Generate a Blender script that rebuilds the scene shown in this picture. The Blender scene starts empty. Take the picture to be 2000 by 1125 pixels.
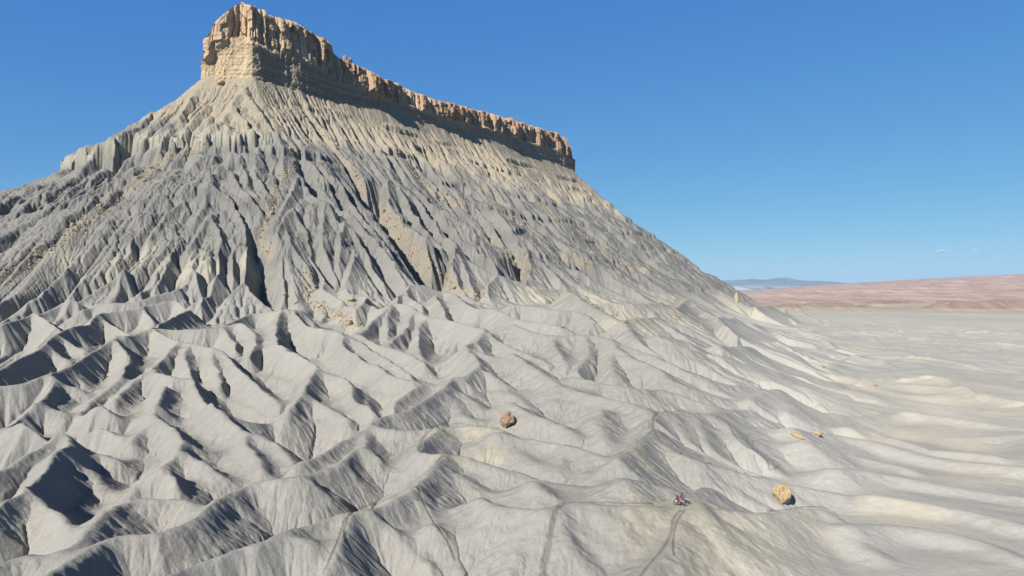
import bpy, bmesh, math, random, time
import numpy as np
from mathutils import Vector, Matrix
R = math.radians
sc = bpy.context.scene
col = sc.collection
T0 = time.time()

# ------------------------------------------------------------------ camera, sky, sun
FPX, CX, CY = 1333.0, 1000.0, 562.5          # focal length and centre of the 2000x1125 photograph
cam = bpy.data.objects.new('camera', bpy.data.cameras.new('camera'))
col.objects.link(cam)
cam.data.sensor_width = 36.0
cam.data.lens = 36.0 * FPX / 2000.0
cam.data.clip_start = 0.5
cam.data.clip_end = 200000.0
cam.location = (0, 0, 0)
cam.rotation_euler = (R(90), 0, 0)
sc.camera = cam

SUN_AZ = R(216.0)       # compass bearing the light comes from (0 = +Y, 90 = +X)
SUN_EL = R(36.0)
world = bpy.data.worlds.new('World')
sc.world = world
world.use_nodes = True
wn = world.node_tree
wn.nodes.clear()
sky = wn.nodes.new('ShaderNodeTexSky')
sky.sky_type = 'NISHITA'
sky.sun_disc = False
sky.sun_elevation = SUN_EL
sky.sun_rotation = SUN_AZ
sky.altitude = 3000
sky.air_density = 1.0
sky.dust_density = 0.0
sky.ozone_density = 10.0
# the desert sky of the photograph is more even and more saturated than the model's: grade each channel
SKY_GRADE = ((0.95, 0.88, 0.0, 1.0), (0.645, 0.80, 0.108, 2.6), (0.27, 0.775, 0.29, 3.2))   # and a dark zenith
sep = wn.nodes.new('ShaderNodeSeparateColor')
com = wn.nodes.new('ShaderNodeCombineColor')
wn.links.new(sky.outputs[0], sep.inputs[0])
for k, (gm, mul, knee, pw) in enumerate(SKY_GRADE):
    n1 = wn.nodes.new('ShaderNodeMath'); n1.operation = 'MULTIPLY'; n1.inputs[1].default_value = 0.1
    n2 = wn.nodes.new('ShaderNodeMath'); n2.operation = 'POWER'; n2.inputs[1].default_value = gm
    n3 = wn.nodes.new('ShaderNodeMath'); n3.operation = 'MULTIPLY'; n3.inputs[1].default_value = mul * 10.0
    wn.links.new(sep.outputs[k], n1.inputs[0])
    wn.links.new(n1.outputs[0], n2.inputs[0])
    wn.links.new(n2.outputs[0], n3.inputs[0])
    if knee:
        k1 = wn.nodes.new('ShaderNodeMath'); k1.operation = 'DIVIDE'; k1.use_clamp = True; k1.inputs[1].default_value = knee
        k2 = wn.nodes.new('ShaderNodeMath'); k2.operation = 'POWER'; k2.inputs[1].default_value = pw
        k3 = wn.nodes.new('ShaderNodeMath'); k3.operation = 'MULTIPLY'
        wn.links.new(n1.outputs[0], k1.inputs[0])
        wn.links.new(k1.outputs[0], k2.inputs[0])
        wn.links.new(k2.outputs[0], k3.inputs[0])
        wn.links.new(n3.outputs[0], k3.inputs[1])
        n3 = k3
    wn.links.new(n3.outputs[0], com.inputs[k])
bg = wn.nodes.new('ShaderNodeBackground')
bg.inputs['Strength'].default_value = 0.05
wo = wn.nodes.new('ShaderNodeOutputWorld')
wn.links.new(com.outputs[0], bg.inputs[0])
wn.links.new(bg.outputs[0], wo.inputs[0])

sun = bpy.data.objects.new('sun', bpy.data.lights.new('sun', 'SUN'))
col.objects.link(sun)
sun.data.energy = 5.0
sun.data.angle = R(0.5)
sun.data.color = (1.0, 0.935, 0.825)
sdir = Vector((math.sin(SUN_AZ) * math.cos(SUN_EL), math.cos(SUN_AZ) * math.cos(SUN_EL), math.sin(SUN_EL)))
sun.rotation_euler = sdir.to_track_quat('Z', 'Y').to_euler()
sun.location = (-200, -200, 600)

sc.view_settings.view_transform = 'Standard'
sc.view_settings.look = 'None'
sc.view_settings.exposure = 1.0
sc.view_settings.gamma = 1.0

# ------------------------------------------------------------------ noise
def _hash(ix, iy, seed):
    h = (ix.astype(np.uint32) * np.uint32(374761393) + iy.astype(np.uint32) * np.uint32(668265263)
         + np.uint32((seed * 2246822519 + 3266489917) & 0xffffffff))
    h = (h ^ (h >> np.uint32(13))) * np.uint32(1274126177)
    h = h ^ (h >> np.uint32(16))
    return (h & np.uint32(0xffffff)).astype(np.float32) / np.float32(0x1000000)

def vnoise(x, y, seed=0):
    fx, fy = np.floor(x), np.floor(y)
    ix, iy = fx.astype(np.int32), fy.astype(np.int32)
    tx, ty = (x - fx).astype(np.float32), (y - fy).astype(np.float32)
    tx = tx * tx * (3 - 2 * tx)
    ty = ty * ty * (3 - 2 * ty)
    a, b = _hash(ix, iy, seed), _hash(ix + 1, iy, seed)
    c, d = _hash(ix, iy + 1, seed), _hash(ix + 1, iy + 1, seed)
    return (a + (b - a) * tx) * (1 - ty) + (c + (d - c) * tx) * ty - 0.5

def fbm(x, y, wl, octs=4, seed=0, gain=0.5):
    s = 0.0
    amp, f = 1.0, 1.0 / wl
    for o in range(octs):
        ca, sa = math.cos(o * 1.1 + .3), math.sin(o * 1.1 + .3)
        s = s + amp * vnoise((x * ca - y * sa) * f + 17.3 * o, (x * sa + y * ca) * f - 9.1 * o, seed + o)
        amp *= gain
        f *= 2.0
    return s

def sstep(a, b, x):
    t = np.clip((x - a) / (b - a), 0, 1)
    return t * t * (3 - 2 * t)

# ------------------------------------------------------------------ the butte: footprint of the caprock
FOOT = np.array([(-60, 1500), (-200, 1300), (-330, 1090), (-395, 985), (-416, 915), (-395, 893),
                 (-338, 888), (-300, 946), (-255, 1020), (-225, 1060), (-140, 1196), (-60, 1310), (20, 1440), (100, 1560),
                 (138, 1612), (150, 1650), (120, 1690), (60, 1660)], float)
# elevation of the cliff's foot along the footprint (same order)
FOOT_ZB = np.array([290, 290, 290, 285, 280, 279, 280, 282, 288, 290, 294, 296, 290, 290, 288, 276, 280, 290], float)

def foot_dist(x, y):
    """signed distance to the footprint (positive outside) and the cliff-foot elevation of the nearest edge"""
    best = np.full(x.shape, 1e9)
    zb = np.zeros(x.shape)
    inside = np.zeros(x.shape, bool)
    n = len(FOOT)
    for i in range(n):
        ax, ay = FOOT[i]
        bx, by = FOOT[(i + 1) % n]
        dx, dy = bx - ax, by - ay
        t = np.clip(((x - ax) * dx + (y - ay) * dy) / (dx * dx + dy * dy), 0, 1)
        d2 = (x - ax - t * dx) ** 2 + (y - ay - t * dy) ** 2
        m = d2 < best
        best = np.where(m, d2, best)
        zb = np.where(m, FOOT_ZB[i] + t * (FOOT_ZB[(i + 1) % n] - FOOT_ZB[i]), zb)
        c = ((ay > y) != (by > y)) & (x < (bx - ax) * (y - ay) / (by - ay + 1e-12) + ax)
        inside ^= c
    d = np.sqrt(best)
    return np.where(inside, -d, d), zb

# ------------------------------------------------------------------ crest envelope of the whole landscape
LY = np.log(np.array([40, 60, 80, 110, 190, 250, 350, 430, 520, 700, 1000, 2700], float))
LZ = np.array([-33, -33.2, -33.8, -34.9, -36, -33, -23, -13, -3, -2, -8, -60], float)
RY = np.log(np.array([40, 60, 100, 150, 300, 700, 1200, 2000, 3000], float))
RZ = np.array([-36, -38, -42, -47, -57, -71, -75.5, -78, -80], float)

def plain_mix(x, y):
    u = x / np.maximum(y, 1.0)
    return sstep(0.13, 0.56, u)

def envelope(x, y):
    y = np.maximum(y, 1.0)
    ly = np.log(y)
    s = plain_mix(x, y)
    base = np.interp(ly, LY, LZ) * (1 - s) + np.interp(ly, RY, RZ) * s
    d, zb = foot_dist(x, y)
    dd = np.clip(d, 0, 900)
    ang = sstep(-200, 400, x - 0.1 * (y - 900))
    k = 0.84 + 0.05 * ang
    drop = k * dd - 0.00037 * dd * dd
    mt = zb - drop + np.where(d < 0, np.minimum(-d * 0.3, 8), 0)
    kk = 14.0
    h = np.clip(0.5 + 0.5 * (mt - base) / kk, 0, 1)
    z = base + (mt - base) * h + kk * h * (1 - h)
    return z, np.clip((mt - base) / 60.0, 0, 1), d, s, sstep(-45, 0, mt - base)

_YS = np.exp(np.linspace(math.log(45), math.log(2650), 2600))
def unproject(px, py, drop=0.0):
    """where the sight line through a photo pixel meets the crest envelope lowered by drop"""
    u, v = (px - CX) / FPX, (CY - py) / FPX
    e = envelope(u * _YS, _YS)[0] - drop
    f = v * _YS - e
    k = np.nonzero(f < 0)[0]
    if len(k) == 0 or k[0] == 0:
        return None
    k = k[0]
    t = f[k - 1] / (f[k - 1] - f[k])
    Y = _YS[k - 1] + t * (_YS[k] - _YS[k - 1])
    return (u * Y, Y, v * Y)

# ------------------------------------------------------------------ ridges of the badlands, read off the photograph
CROPS = {'K': (1000, 562, 1.998), 'A': (0, 480, 3.308), 'B': (500, 500, 3.308), 'C': (0, 780, 3.2617), 'D': (500, 780, 3.2617), 'E': (1000, 780, 3.2617),
         'F': (1400, 780, 3.2617), 'G': (1400, 450, 3.308), 'H': (1000, 300, 3.308), 'I': (0, 150, 3.308), 'J': (500, 250, 3.308)}
# crop, drop at start, drop at end, flank slope, points
RIDGES = [
 ('A', 0, 3, .75, [(435, 95), (370, 170), (300, 280), (140, 330)]),
 ('A', 0, 3, .75, [(500, 145), (400, 260)]),
 ('A', 0, 4, .75, [(790, 95), (640, 190), (480, 320)]),
 ('A', 0, 5, .75, [(790, 95), (830, 160), (860, 220)]),
 ('A', 0, 3, .75, [(940, 185), (860, 260)]),
 ('A', 0, 3, .75, [(1080, 150), (990, 225)]),
 ('A', 0, 3, .75, [(1250, 95), (1150, 210)]),
 ('A', 0, 5, .75, [(1250, 95), (1290, 190), (1335, 340)]),
 ('A', 0, 4, .75, [(1400, 130), (1320, 330)]),
 ('A', 0, 4, .75, [(1400, 130), (1480, 220)]),
 ('A', 0, 4, .75, [(1615, 120), (1460, 250)]),
 ('A', 0, 5, .75, [(1615, 120), (1660, 230), (1740, 290), (1850, 400)]),
 ('A', 0, 2, .65, [(1130, 225), (1000, 290), (900, 330), (700, 350), (600, 350), (520, 385)]),
 ('A', 0, 2, .65, [(480, 325), (390, 315), (330, 350), (230, 385), (100, 440), (0, 470)]),
 ('A', 0, 0, .65, [(1215, 350), (1130, 330), (960, 360), (870, 380), (640, 410), (600, 440), (510, 485), (370, 540), (310, 585), (250, 640), (130, 700), (0, 770), (-150, 850)]),
 ('A', 1, 6, .65, [(640, 415), (720, 480), (850, 560)]),
 ('A', 1, 6, .65, [(930, 370), (960, 420), (1000, 470)]),
 ('A', 1, 6, .65, [(380, 545), (450, 600), (550, 660)]),
 ('A', 1, 6, .65, [(310, 590), (380, 680), (470, 730)]),
 ('A', 1, 5, .65, [(215, 400), (300, 450), (370, 520)]),
 ('A', 0, 0, .65, [(1230, 380), (1100, 440), (1060, 460), (960, 515), (865, 560), (800, 580), (740, 570), (620, 650), (480, 735), (420, 770), (350, 800), (310, 810), (180, 860), (0, 880), (-150, 900)]),
 ('A', 0, 6, .65, [(740, 575), (820, 670), (825, 740), (760, 850), (670, 920), (600, 985), (480, 1125)]),
 ('A', 0, 5, .65, [(350, 810), (330, 890), (250, 990), (80, 1115), (-40, 1180)]),
 ('A', 1, 7, .65, [(480, 735), (540, 800), (560, 900)]),
 ('A', 1, 7, .65, [(365, 850), (480, 900), (590, 960)]),
 ('A', 2, 7, .65, [(270, 990), (400, 1060), (520, 1100)]),
 ('A', 0, 1, .65, [(865, 560), (1010, 525), (1130, 520), (1350, 515), (1440, 503), (1560, 480)]),
 ('A', 0, 4, .65, [(1560, 480), (1640, 540), (1640, 600), (1620, 690)]),
 ('A', 1, 5, .65, [(1440, 505), (1480, 570), (1540, 640)]),
 ('A', 0, 2, .65, [(1950, 400), (1800, 412), (1700, 410), (1590, 425), (1440, 500)]),
 ('A', 0, 5, .65, [(1010, 530), (1150, 590), (1350, 640), (1470, 680), (1530, 760), (1640, 860), (1740, 960), (1850, 1060)]),
 ('A', 1, 5, .65, [(1140, 600), (1060, 700), (960, 790)]),
 ('A', 2, 6, .65, [(1200, 640), (1200, 740), (1250, 820)]),
 ('A', 2, 6, .65, [(1350, 650), (1380, 760), (1440, 880)]),
 ('A', 0, 5, .65, [(1010, 770), (920, 810), (800, 920), (730, 1000)]),
 ('A', 0, 5, .65, [(1000, 790), (1130, 830), (1260, 845), (1270, 900), (1330, 990), (1450, 1100), (1560, 1180)]),
 ('A', 1, 5, .65, [(1060, 880), (1010, 1000), (900, 1090)]),
 ('A', 0, 4, .6, [(1950, 400), (1800, 430), (1780, 490), (1800, 620), (1900, 670), (1985, 710)]),
 # centre
 ('B', 0, 4, .6, [(150, 345), (130, 430), (140, 490), (150, 570), (280, 625), (390, 690), (450, 740), (600, 790), (640, 920), (790, 965)]),
 ('B', 0, 4, .6, [(150, 345), (240, 340), (340, 440), (490, 465), (550, 480), (560, 560), (640, 620), (700, 670), (800, 700), (860, 750), (1030, 800)]),
 ('B', 2, 6, .6, [(560, 500), (700, 560), (900, 690), (1020, 760)]),
 ('B', 2, 5, .6, [(640, 480), (800, 560), (950, 600), (1100, 680)]),
 ('B', 0, 3, .6, [(920, 290), (860, 300), (790, 370), (660, 490)]),
 ('B', 0, 0, .6, [(920, 290), (1010, 310), (1100, 370), (1250, 400), (1350, 430), (1440, 455), (1475, 455)]),
 ('B', 1, 5, .6, [(1010, 330), (950, 470), (830, 570)]),
 ('B', 1, 5, .6, [(880, 310), (850, 400), (860, 470)]),
 ('B', 1, 6, .6, [(1100, 380), (1050, 480), (1060, 620)]),
 ('B', 0, 0, .6, [(1475, 455), (1430, 540), (1350, 570), (1440, 660), (1430, 700), (1330, 770), (1280, 765), (1220, 830), (1130, 890), (950, 990), (850, 1015), (780, 1050)]),
 ('B', 0, 6, .55, [(1475, 455), (1600, 560), (1800, 640), (1985, 740)]),
 ('B', 0, 6, .55, [(1350, 570), (1500, 630), (1650, 700), (1850, 850)]),
 ('B', 1, 6, .55, [(1430, 705), (1590, 800), (1620, 850), (1800, 990)]),
 ('B', 1, 6, .55, [(1220, 840), (1330, 870), (1450, 980), (1560, 1040)]),
 ('B', 1, 6, .55, [(1130, 890), (1260, 900), (1340, 1020), (1500, 1065)]),
 ('B', 1, 4, .75, [(1100, 790), (960, 870), (860, 960)]),
 ('B', 1, 6, .6, [(390, 700), (320, 830), (370, 900), (470, 960), (600, 1030)]),
 ('B', 1, 5, .6, [(320, 830), (260, 930), (180, 1020)]),
 ('B', 0, 3, .55, [(970, 170), (1180, 180), (1280, 230), (1400, 320), (1540, 335), (1700, 400), (1985, 440)]),
 ('B', 0, 4, .6, [(975, 175), (870, 290)]),
 ('B', 0, 5, .6, [(975, 175), (990, 250), (1090, 310)]),
 ('B', 1, 5, .6, [(1160, 240), (1190, 300), (1245, 370)]),
 ('B', 1, 4, .6, [(720, 245), (660, 320), (560, 300)]),
 ('B', 0, 4, .6, [(440, 120), (430, 190), (560, 270)]),
 ('B', 0, 4, .6, [(585, 170), (600, 220), (720, 250), (790, 350)]),
 ('B', 0, 4, .6, [(1570, 115), (1500, 170), (1480, 230)]),
 ('B', 0, 1, .5, [(1570, 115), (1700, 150), (1790, 200), (1985, 210)]),
 # foreground left
 ('C', 0, 3, .65, [(400, 175), (300, 250), (150, 340), (0, 420), (-120, 480)]),
 ('C', 0, 1, .7, [(400, 175), (450, 210), (440, 270), (340, 320), (320, 365), (180, 500), (80, 580), (0, 620), (-120, 700)]),
 ('C', 0, 3, .85, [(190, 500), (290, 530), (350, 620), (400, 650), (390, 800), (350, 950)]),
 ('C', 2, 8, .65, [(450, 220), (600, 300), (760, 380), (860, 350)]),
 ('C', 3, 9, .65, [(440, 270), (560, 400), (700, 530), (830, 600)]),
 ('C', 3, 9, .65, [(330, 370), (420, 470), (530, 620)]),
 ('C', 2, 7, .6, [(100, 580), (150, 680), (160, 800), (60, 930)]),
 ('C', 1, 8, .65, [(620, 10), (740, 90), (820, 90)]),
 ('C', 1, 8, .65, [(580, 120), (700, 210), (860, 280)]),
 ('C', 1, 7, .65, [(220, 0), (330, 60), (480, 140)]),
 ('C', 2, 7, .65, [(140, 110), (220, 190), (300, 250)]),
 ('C', 0, 6, .6, [(1000, 10), (980, 60), (830, 250), (730, 200)]),
 ('C', 0, 6, .6, [(980, 60), (1050, 130), (1140, 190), (1150, 300), (1040, 400), (960, 460), (830, 570)]),
 ('C', 2, 7, .6, [(1140, 200), (1250, 290), (1390, 320)]),
 ('C', 2, 7, .6, [(1150, 300), (1300, 390), (1460, 500)]),
 ('C', 2, 6, .6, [(1040, 400), (1110, 480), (1160, 590)]),
 ('C', 0, 6, .6, [(1340, 0), (1420, 80), (1540, 170), (1560, 250), (1640, 350), (1700, 460)]),
 ('C', 2, 7, .6, [(1540, 170), (1700, 230), (1800, 300), (1920, 460)]),
 ('C', 2, 7, .6, [(1420, 80), (1560, 130), (1690, 140)]),
 ('C', 0, 1, .6, [(1960, 470), (1860, 485), (1600, 495), (1480, 545), (1370, 600), (1270, 690), (1120, 760), (970, 810), (720, 840), (520, 960), (270, 1120), (100, 1220)]),
 ('C', 2, 8, .6, [(1500, 560), (1620, 660), (1760, 770)]),
 ('C', 2, 8, .6, [(1400, 640), (1550, 800), (1690, 880)]),
 ('C', 2, 8, .6, [(1300, 720), (1400, 830), (1550, 910)]),
 ('C', 2, 8, .6, [(1800, 500), (1770, 600), (1765, 720)]),
 ('C', 1, 7, .6, [(970, 820), (1040, 920), (1070, 1060)]),
 ('C', 1, 7, .6, [(720, 840), (690, 900), (720, 1020), (740, 1130)]),
 ('C', 2, 7, .6, [(850, 840), (870, 960), (850, 1100)]),
 ('C', 2, 7, .6, [(1150, 770), (1230, 890), (1190, 1020)]),
 ('C', 1, 2, .5, [(400, 950), (600, 760), (820, 610), (1000, 600), (1150, 600), (1240, 625)]),
 ('C', 0, 1, .6, [(1957, 850), (1800, 870), (1500, 930), (1450, 960), (1200, 1030), (1030, 1110), (900, 1180)]),
 ('C', 1, 7, .6, [(1460, 970), (1490, 1040), (1500, 1150)]),
 ('C', 1, 3, .5, [(-60, 1010), (20, 1000), (200, 960), (340, 960), (480, 900)]),
 ('C', 1, 5, .5, [(200, 960), (150, 1040), (60, 1130)]),
 # foreground centre
 ('D', 0, 2, .6, [(735, 115), (650, 190), (450, 300), (260, 400)]),
 ('D', 0, 1, .55, [(735, 115), (800, 165), (1000, 175), (1160, 160), (1300, 150), (1400, 165), (1560, 180), (1700, 230), (1957, 270), (2200, 330)]),
 ('D', 0, 0, .55, [(1160, 165), (1070, 240), (1040, 310), (1190, 345)]),
 ('D', 0, 4, .55, [(1190, 340), (1300, 345), (1420, 380), (1560, 440), (1700, 470), (1900, 530), (2150, 560)]),
 ('D', 0, 0, .6, [(1190, 345), (1120, 420), (1000, 530), (900, 600), (790, 650), (600, 700), (450, 730), (280, 790), (0, 900)]),
 ('D', 0, 1, .6, [(700, 290), (600, 320), (520, 390), (340, 450), (200, 480), (0, 490)]),
 ('D', 0, 6, .65, [(700, 290), (780, 370), (830, 430), (900, 490)]),
 ('D', 0, 2, .6, [(735, 115), (700, 290)]),
 ('D', 1, 6, .6, [(610, 330), (560, 460), (440, 640)]),
 ('D', 1, 6, .6, [(690, 300), (650, 440), (610, 600)]),
 ('D', 1, 7, .6, [(500, 400), (400, 540), (290, 690)]),
 ('D', 2, 7, .6, [(330, 460), (260, 540), (160, 660)]),
 ('D', 0, 7, .6, [(1040, 540), (1060, 640), (1130, 770), (1230, 930), (1330, 1120)]),
 ('D', 1, 7, .6, [(1100, 470), (1200, 590), (1350, 690)]),
 ('D', 1, 6, .6, [(1190, 400), (1380, 540), (1590, 640)]),
 ('D', 2, 7, .6, [(1130, 770), (1240, 820), (1330, 870)]),
 ('D', 0, 7, .6, [(590, 730), (570, 830), (600, 940), (680, 1040), (760, 1130)]),
 ('D', 0, 7, .6, [(720, 690), (870, 800), (1000, 940), (1170, 1110)]),
 ('D', 0, 4, .6, [(590, 730), (530, 900), (470, 1030), (400, 1130)]),
 ('D', 1, 6, .6, [(960, 620), (960, 740), (930, 830)]),
 ('D', 0, 0, .5, [(1420, 600), (1500, 640), (1700, 660), (1850, 690), (1957, 665)]),
 ('D', 1, 6, .6, [(1420, 600), (1380, 740), (1330, 850)]),
 ('D', 1, 6, .55, [(1600, 660), (1530, 800), (1430, 900)]),
 ('D', 1, 6, .5, [(1790, 690), (1720, 830), (1640, 980), (1600, 1120)]),
 ('D', 1, 5, .55, [(1560, 190), (1640, 290), (1800, 400), (1950, 480)]),
 ('D', 1, 5, .55, [(1240, 170), (1250, 230), (1330, 310)]),
 # foreground right of centre: the riders' ridge
 ('E', 0, 0, .42, [(200, 690), (320, 660), (430, 650), (700, 655), (900, 660), (1050, 650), (1200, 655), (1330, 690), (1500, 715), (1750, 700), (1880, 680), (2000, 690)]),
 ('E', 0, 6, .5, [(320, 660), (270, 740), (240, 900), (200, 1130)]),
 ('E', 1, 6, .5, [(310, 720), (340, 880), (420, 1000), (520, 1080)]),
 ('E', 0, 5, .4, [(1080, 690), (1040, 800), (1000, 900), (880, 1050), (800, 1150)]),
 ('E', 1, 6, .45, [(760, 670), (700, 820), (600, 940)]),
 ('E', 0, 4, .35, [(1200, 690), (1300, 850), (1550, 980), (1840, 1110)]),
 ('E', 0, 2, .5, [(660, 360), (870, 220), (900, 190), (905, 110), (960, 80), (1060, 75), (1250, 95), (1370, 140), (1420, 230), (1520, 310)]),
 ('E', 1, 2, .4, [(905, 190), (960, 260), (1120, 360), (1300, 410), (1500, 470), (1900, 560), (2200, 620)]),
 ('E', 0, 4, .5, [(-100, 200), (0, 220), (200, 265), (330, 280), (460, 340), (600, 410)]),
 ('E', 1, 5, .5, [(330, 280), (320, 390), (360, 470)]),
 ('E', 1, 4, .5, [(150, 500), (200, 580), (340, 650)]),
 ('E', 1, 5, .5, [(570, 40), (575, 180), (600, 270)]),
 ('E', 0, 4, .5, [(700, 470), (860, 540), (1100, 590), (1250, 600)]),
 ('E', 0, 3, .5, [(870, 60), (700, 0), (560, -30), (420, -120)]),
 ('E', 1, 4, .5, [(0, 0), (140, 90), (290, 140), (400, 210)]),
 ('E', 1, 3, .4, [(1250, 95), (1400, 60), (1740, 90), (1760, 0)]),
 # right-hand flats
 ('F', 0, 1, .3, [(440, 90), (460, 40), (420, -20), (250, 0)]),
 ('F', 0, 1, .25, [(750, 440), (1100, 470), (1500, 515), (1957, 580), (2200, 610)]),
 ('F', 0, 1, .25, [(500, 60), (900, 100), (1250, 90), (1600, 140), (1957, 190)]),
 ('F', 0, 1, .22, [(470, 180), (700, 210), (1000, 260), (1400, 330), (1957, 420)]),
 ('F', 0, 1, .25, [(560, 270), (800, 310), (1000, 350), (1240, 405)]),
 ('F', 0, 2, .35, [(480, 690), (620, 690), (800, 770), (870, 880), (1060, 1000)]),
 ('F', 0, 2, .25, [(830, 790), (1150, 800), (1500, 850), (1700, 900), (1957, 1010)]),
 ('F', 0, 1, .25, [(820, 190), (960, 200), (1100, 250)]),
 ('F', 0, 1, .25, [(1130, 240), (1350, 290), (1600, 320), (1760, 350)]),
 ('F', 0, 1, .25, [(1000, 600), (1250, 640), (1600, 700), (1957, 790)]),
 ('G', 0, 1, .45, [(230, 490), (350, 480), (430, 470), (500, 490), (600, 550), (720, 600)]),
 ('G', 0, 2, .45, [(430, 470), (440, 530), (500, 580)]),
 ('G', 0, 1, .45, [(620, 500), (730, 492), (820, 508), (970, 560), (1060, 630)]),
 ('G', 0, 1, .4, [(870, 510), (990, 530), (1180, 590)]),
 ('G', 0, 0, .35, [(1090, 640), (1300, 650), (1500, 640), (1700, 640), (1957, 655)]),
 ('G', 0, 2, .35, [(1300, 650), (1400, 720), (1430, 780)]),
 ('G', 0, 2, .35, [(1170, 650), (1250, 720), (1300, 760)]),
 ('G', 0, 2, .35, [(1500, 650), (1580, 740), (1600, 800)]),
 ('G', 0, 2, .35, [(1780, 650), (1830, 760), (1900, 840)]),
 ('G', 0, 2, .4, [(0, 560), (100, 560), (230, 600), (330, 620), (440, 680), (620, 740)]),
 ('G', 0, 2, .4, [(0, 740), (200, 740), (380, 710), (500, 760), (700, 840), (850, 860)]),
 ('G', 0, 2, .35, [(550, 640), (700, 700), (800, 760), (1000, 800)]),
 ('G', 0, 2, .35, [(0, 800), (200, 860), (500, 920), (800, 970), (1070, 980)]),
 ('G', 0, 2, .4, [(200, 1090), (330, 1050), (420, 1045), (460, 1080)]),
 ('G', 0, 1, .3, [(1250, 800), (1500, 830), (1957, 900)]),
 ('G', 0, 1, .3, [(1200, 950), (1450, 960), (1650, 1040), (1957, 1100)]),
 ('G', 0, 1, .3, [(850, 810), (1000, 820), (1150, 880)]),
 ('H', 0, 1, .5, [(0, 800), (60, 820), (130, 862), (250, 870), (390, 890), (470, 940), (640, 1035)]),
 ('H', 0, 3, .5, [(1140, 918), (1050, 990), (900, 1010)]),
 ('H', 0, 3, .5, [(1140, 918), (1200, 960), (1330, 1050), (1430, 1130)]),
 ('H', 0, 2, .5, [(700, 1070), (900, 1045), (1000, 1060), (1150, 1120)]),
 ('H', 0, 2, .5, [(970, 950), (850, 960), (640, 950), (520, 960)]),
 ('H', 0, 3, .5, [(0, 960), (100, 970), (300, 1000), (420, 1010), (560, 1070)]),
 ('K', 0, 1, .45, [(0, 135), (130, 178), (280, 180), (350, 188), (390, 195)]),
 ('K', 0, 3, .4, [(390, 195), (420, 240), (560, 310), (640, 370), (760, 410), (860, 440)]),
 ('K', 1, 4, .5, [(390, 200), (385, 270), (400, 330)]),
 ('K', 1, 4, .5, [(280, 182), (300, 240), (250, 320)]),
 ('K', 1, 4, .5, [(150, 180), (180, 240), (220, 300)]),
 ('K', 0, 3, .45, [(560, 178), (680, 205), (740, 260), (800, 300), (900, 330)]),
 ('K', 0, 3, .45, [(690, 35), (740, 80), (830, 130), (900, 200), (1010, 240)]),
 ('K', 0, 3, .42, [(0, 250), (90, 310), (180, 370), (260, 400), (370, 430), (470, 450), (540, 470)]),
 ('K', 0, 3, .42, [(230, 340), (360, 370), (480, 390), (580, 395), (720, 440), (870, 490), (1000, 520), (1100, 540)]),
 ('K', 0, 3, .42, [(570, 185), (700, 240), (840, 270), (1000, 310), (1100, 340), (1250, 380)]),
 ('K', 0, 3, .42, [(400, 210), (520, 250), (700, 330), (860, 380), (1000, 400)]),
 ('K', 0, 2, .4, [(800, 110), (880, 180), (1020, 225), (1180, 290), (1300, 320)]),
 ('K', 1, 4, .45, [(440, 130), (480, 190), (540, 240)]),
 ('K', 1, 4, .45, [(560, 115), (620, 150), (690, 200)]),
 ('K', 0, 2, .35, [(1190, 110), (1300, 150), (1400, 200), (1560, 240)]),
 ('K', 0, 2, .35, [(1370, 165), (1430, 210), (1480, 240)]),
 ('K', 0, 2, .35, [(1600, 170), (1680, 220), (1760, 250)]),
 ('K', 1, 4, .45, [(720, 480), (740, 560), (760, 620)]),
 ('K', 1, 4, .45, [(640, 482), (670, 560), (720, 620)]),
 ('K', 0, 3, .4, [(430, 740), (560, 760), (700, 790), (760, 780)]),
 # the butte's slopes
 ('I', 0, 3, .95, [(1580, 50), (1520, 110), (1490, 165), (1450, 240), (1390, 310), (1330, 340)]),
 ('I', 0, 3, .95, [(1490, 165), (1560, 240), (1620, 320), (1690, 420)]),
 ('I', 0, 3, .95, [(1580, 50), (1660, 180), (1730, 270), (1840, 370)]),
 ('I', 0, 3, .95, [(1250, 95), (1150, 235), (1060, 330), (940, 375)]),
 ('I', 0, 3, .95, [(1150, 235), (1200, 320)]),
 ('I', 1, 3, .95, [(1340, 155), (1240, 270), (1215, 320)]),
 ('I', 0, 3, .95, [(1010, 150), (950, 240), (840, 340), (790, 375)]),
 ('I', 0, 3, .95, [(770, 330), (700, 390), (620, 440)]),
 ('I', 0, 4, .9, [(885, 490), (760, 590), (600, 700), (430, 830)]),
 ('I', 0, 4, .9, [(1290, 460), (1180, 560), (1080, 640), (900, 790)]),
 ('I', 0, 3, .9, [(1440, 500), (1360, 590), (1330, 690), (1180, 760), (1060, 860), (960, 990)]),
 ('I', 0, 5, .9, [(1360, 590), (1400, 700), (1460, 730), (1560, 860), (1610, 980), (1660, 1060)]),
 ('I', 1, 5, .9, [(1330, 690), (1310, 800), (1250, 900)]),
 ('I', 0, 5, .9, [(1660, 430), (1650, 560), (1720, 680), (1760, 740)]),
 ('I', 0, 5, .9, [(1560, 470), (1600, 620), (1560, 700)]),
 ('I', 0, 5, .9, [(1800, 340), (1830, 470), (1820, 620)]),
 ('I', 0, 5, .9, [(1500, 520), (1530, 640), (1640, 770), (1700, 840)]),
 ('I', 2, 5, .9, [(1360, 840), (1420, 960), (1430, 1080)]),
 ('I', 2, 5, .9, [(1360, 840), (1290, 930), (1220, 1060)]),
 ('J', 0, 4, .9, [(300, 200), (240, 330), (160, 480), (90, 590), (30, 680)]),
 ('J', 0, 2, .9, [(300, 200), (330, 310), (400, 395), (470, 450)]),
 ('J', 2, 5, .9, [(240, 480), (150, 620), (130, 720)]),
 ('J', 2, 6, .9, [(240, 480), (300, 580), (350, 700)]),
 ('J', 1, 6, .9, [(400, 395), (440, 480), (430, 650), (440, 760), (520, 900)]),
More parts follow.
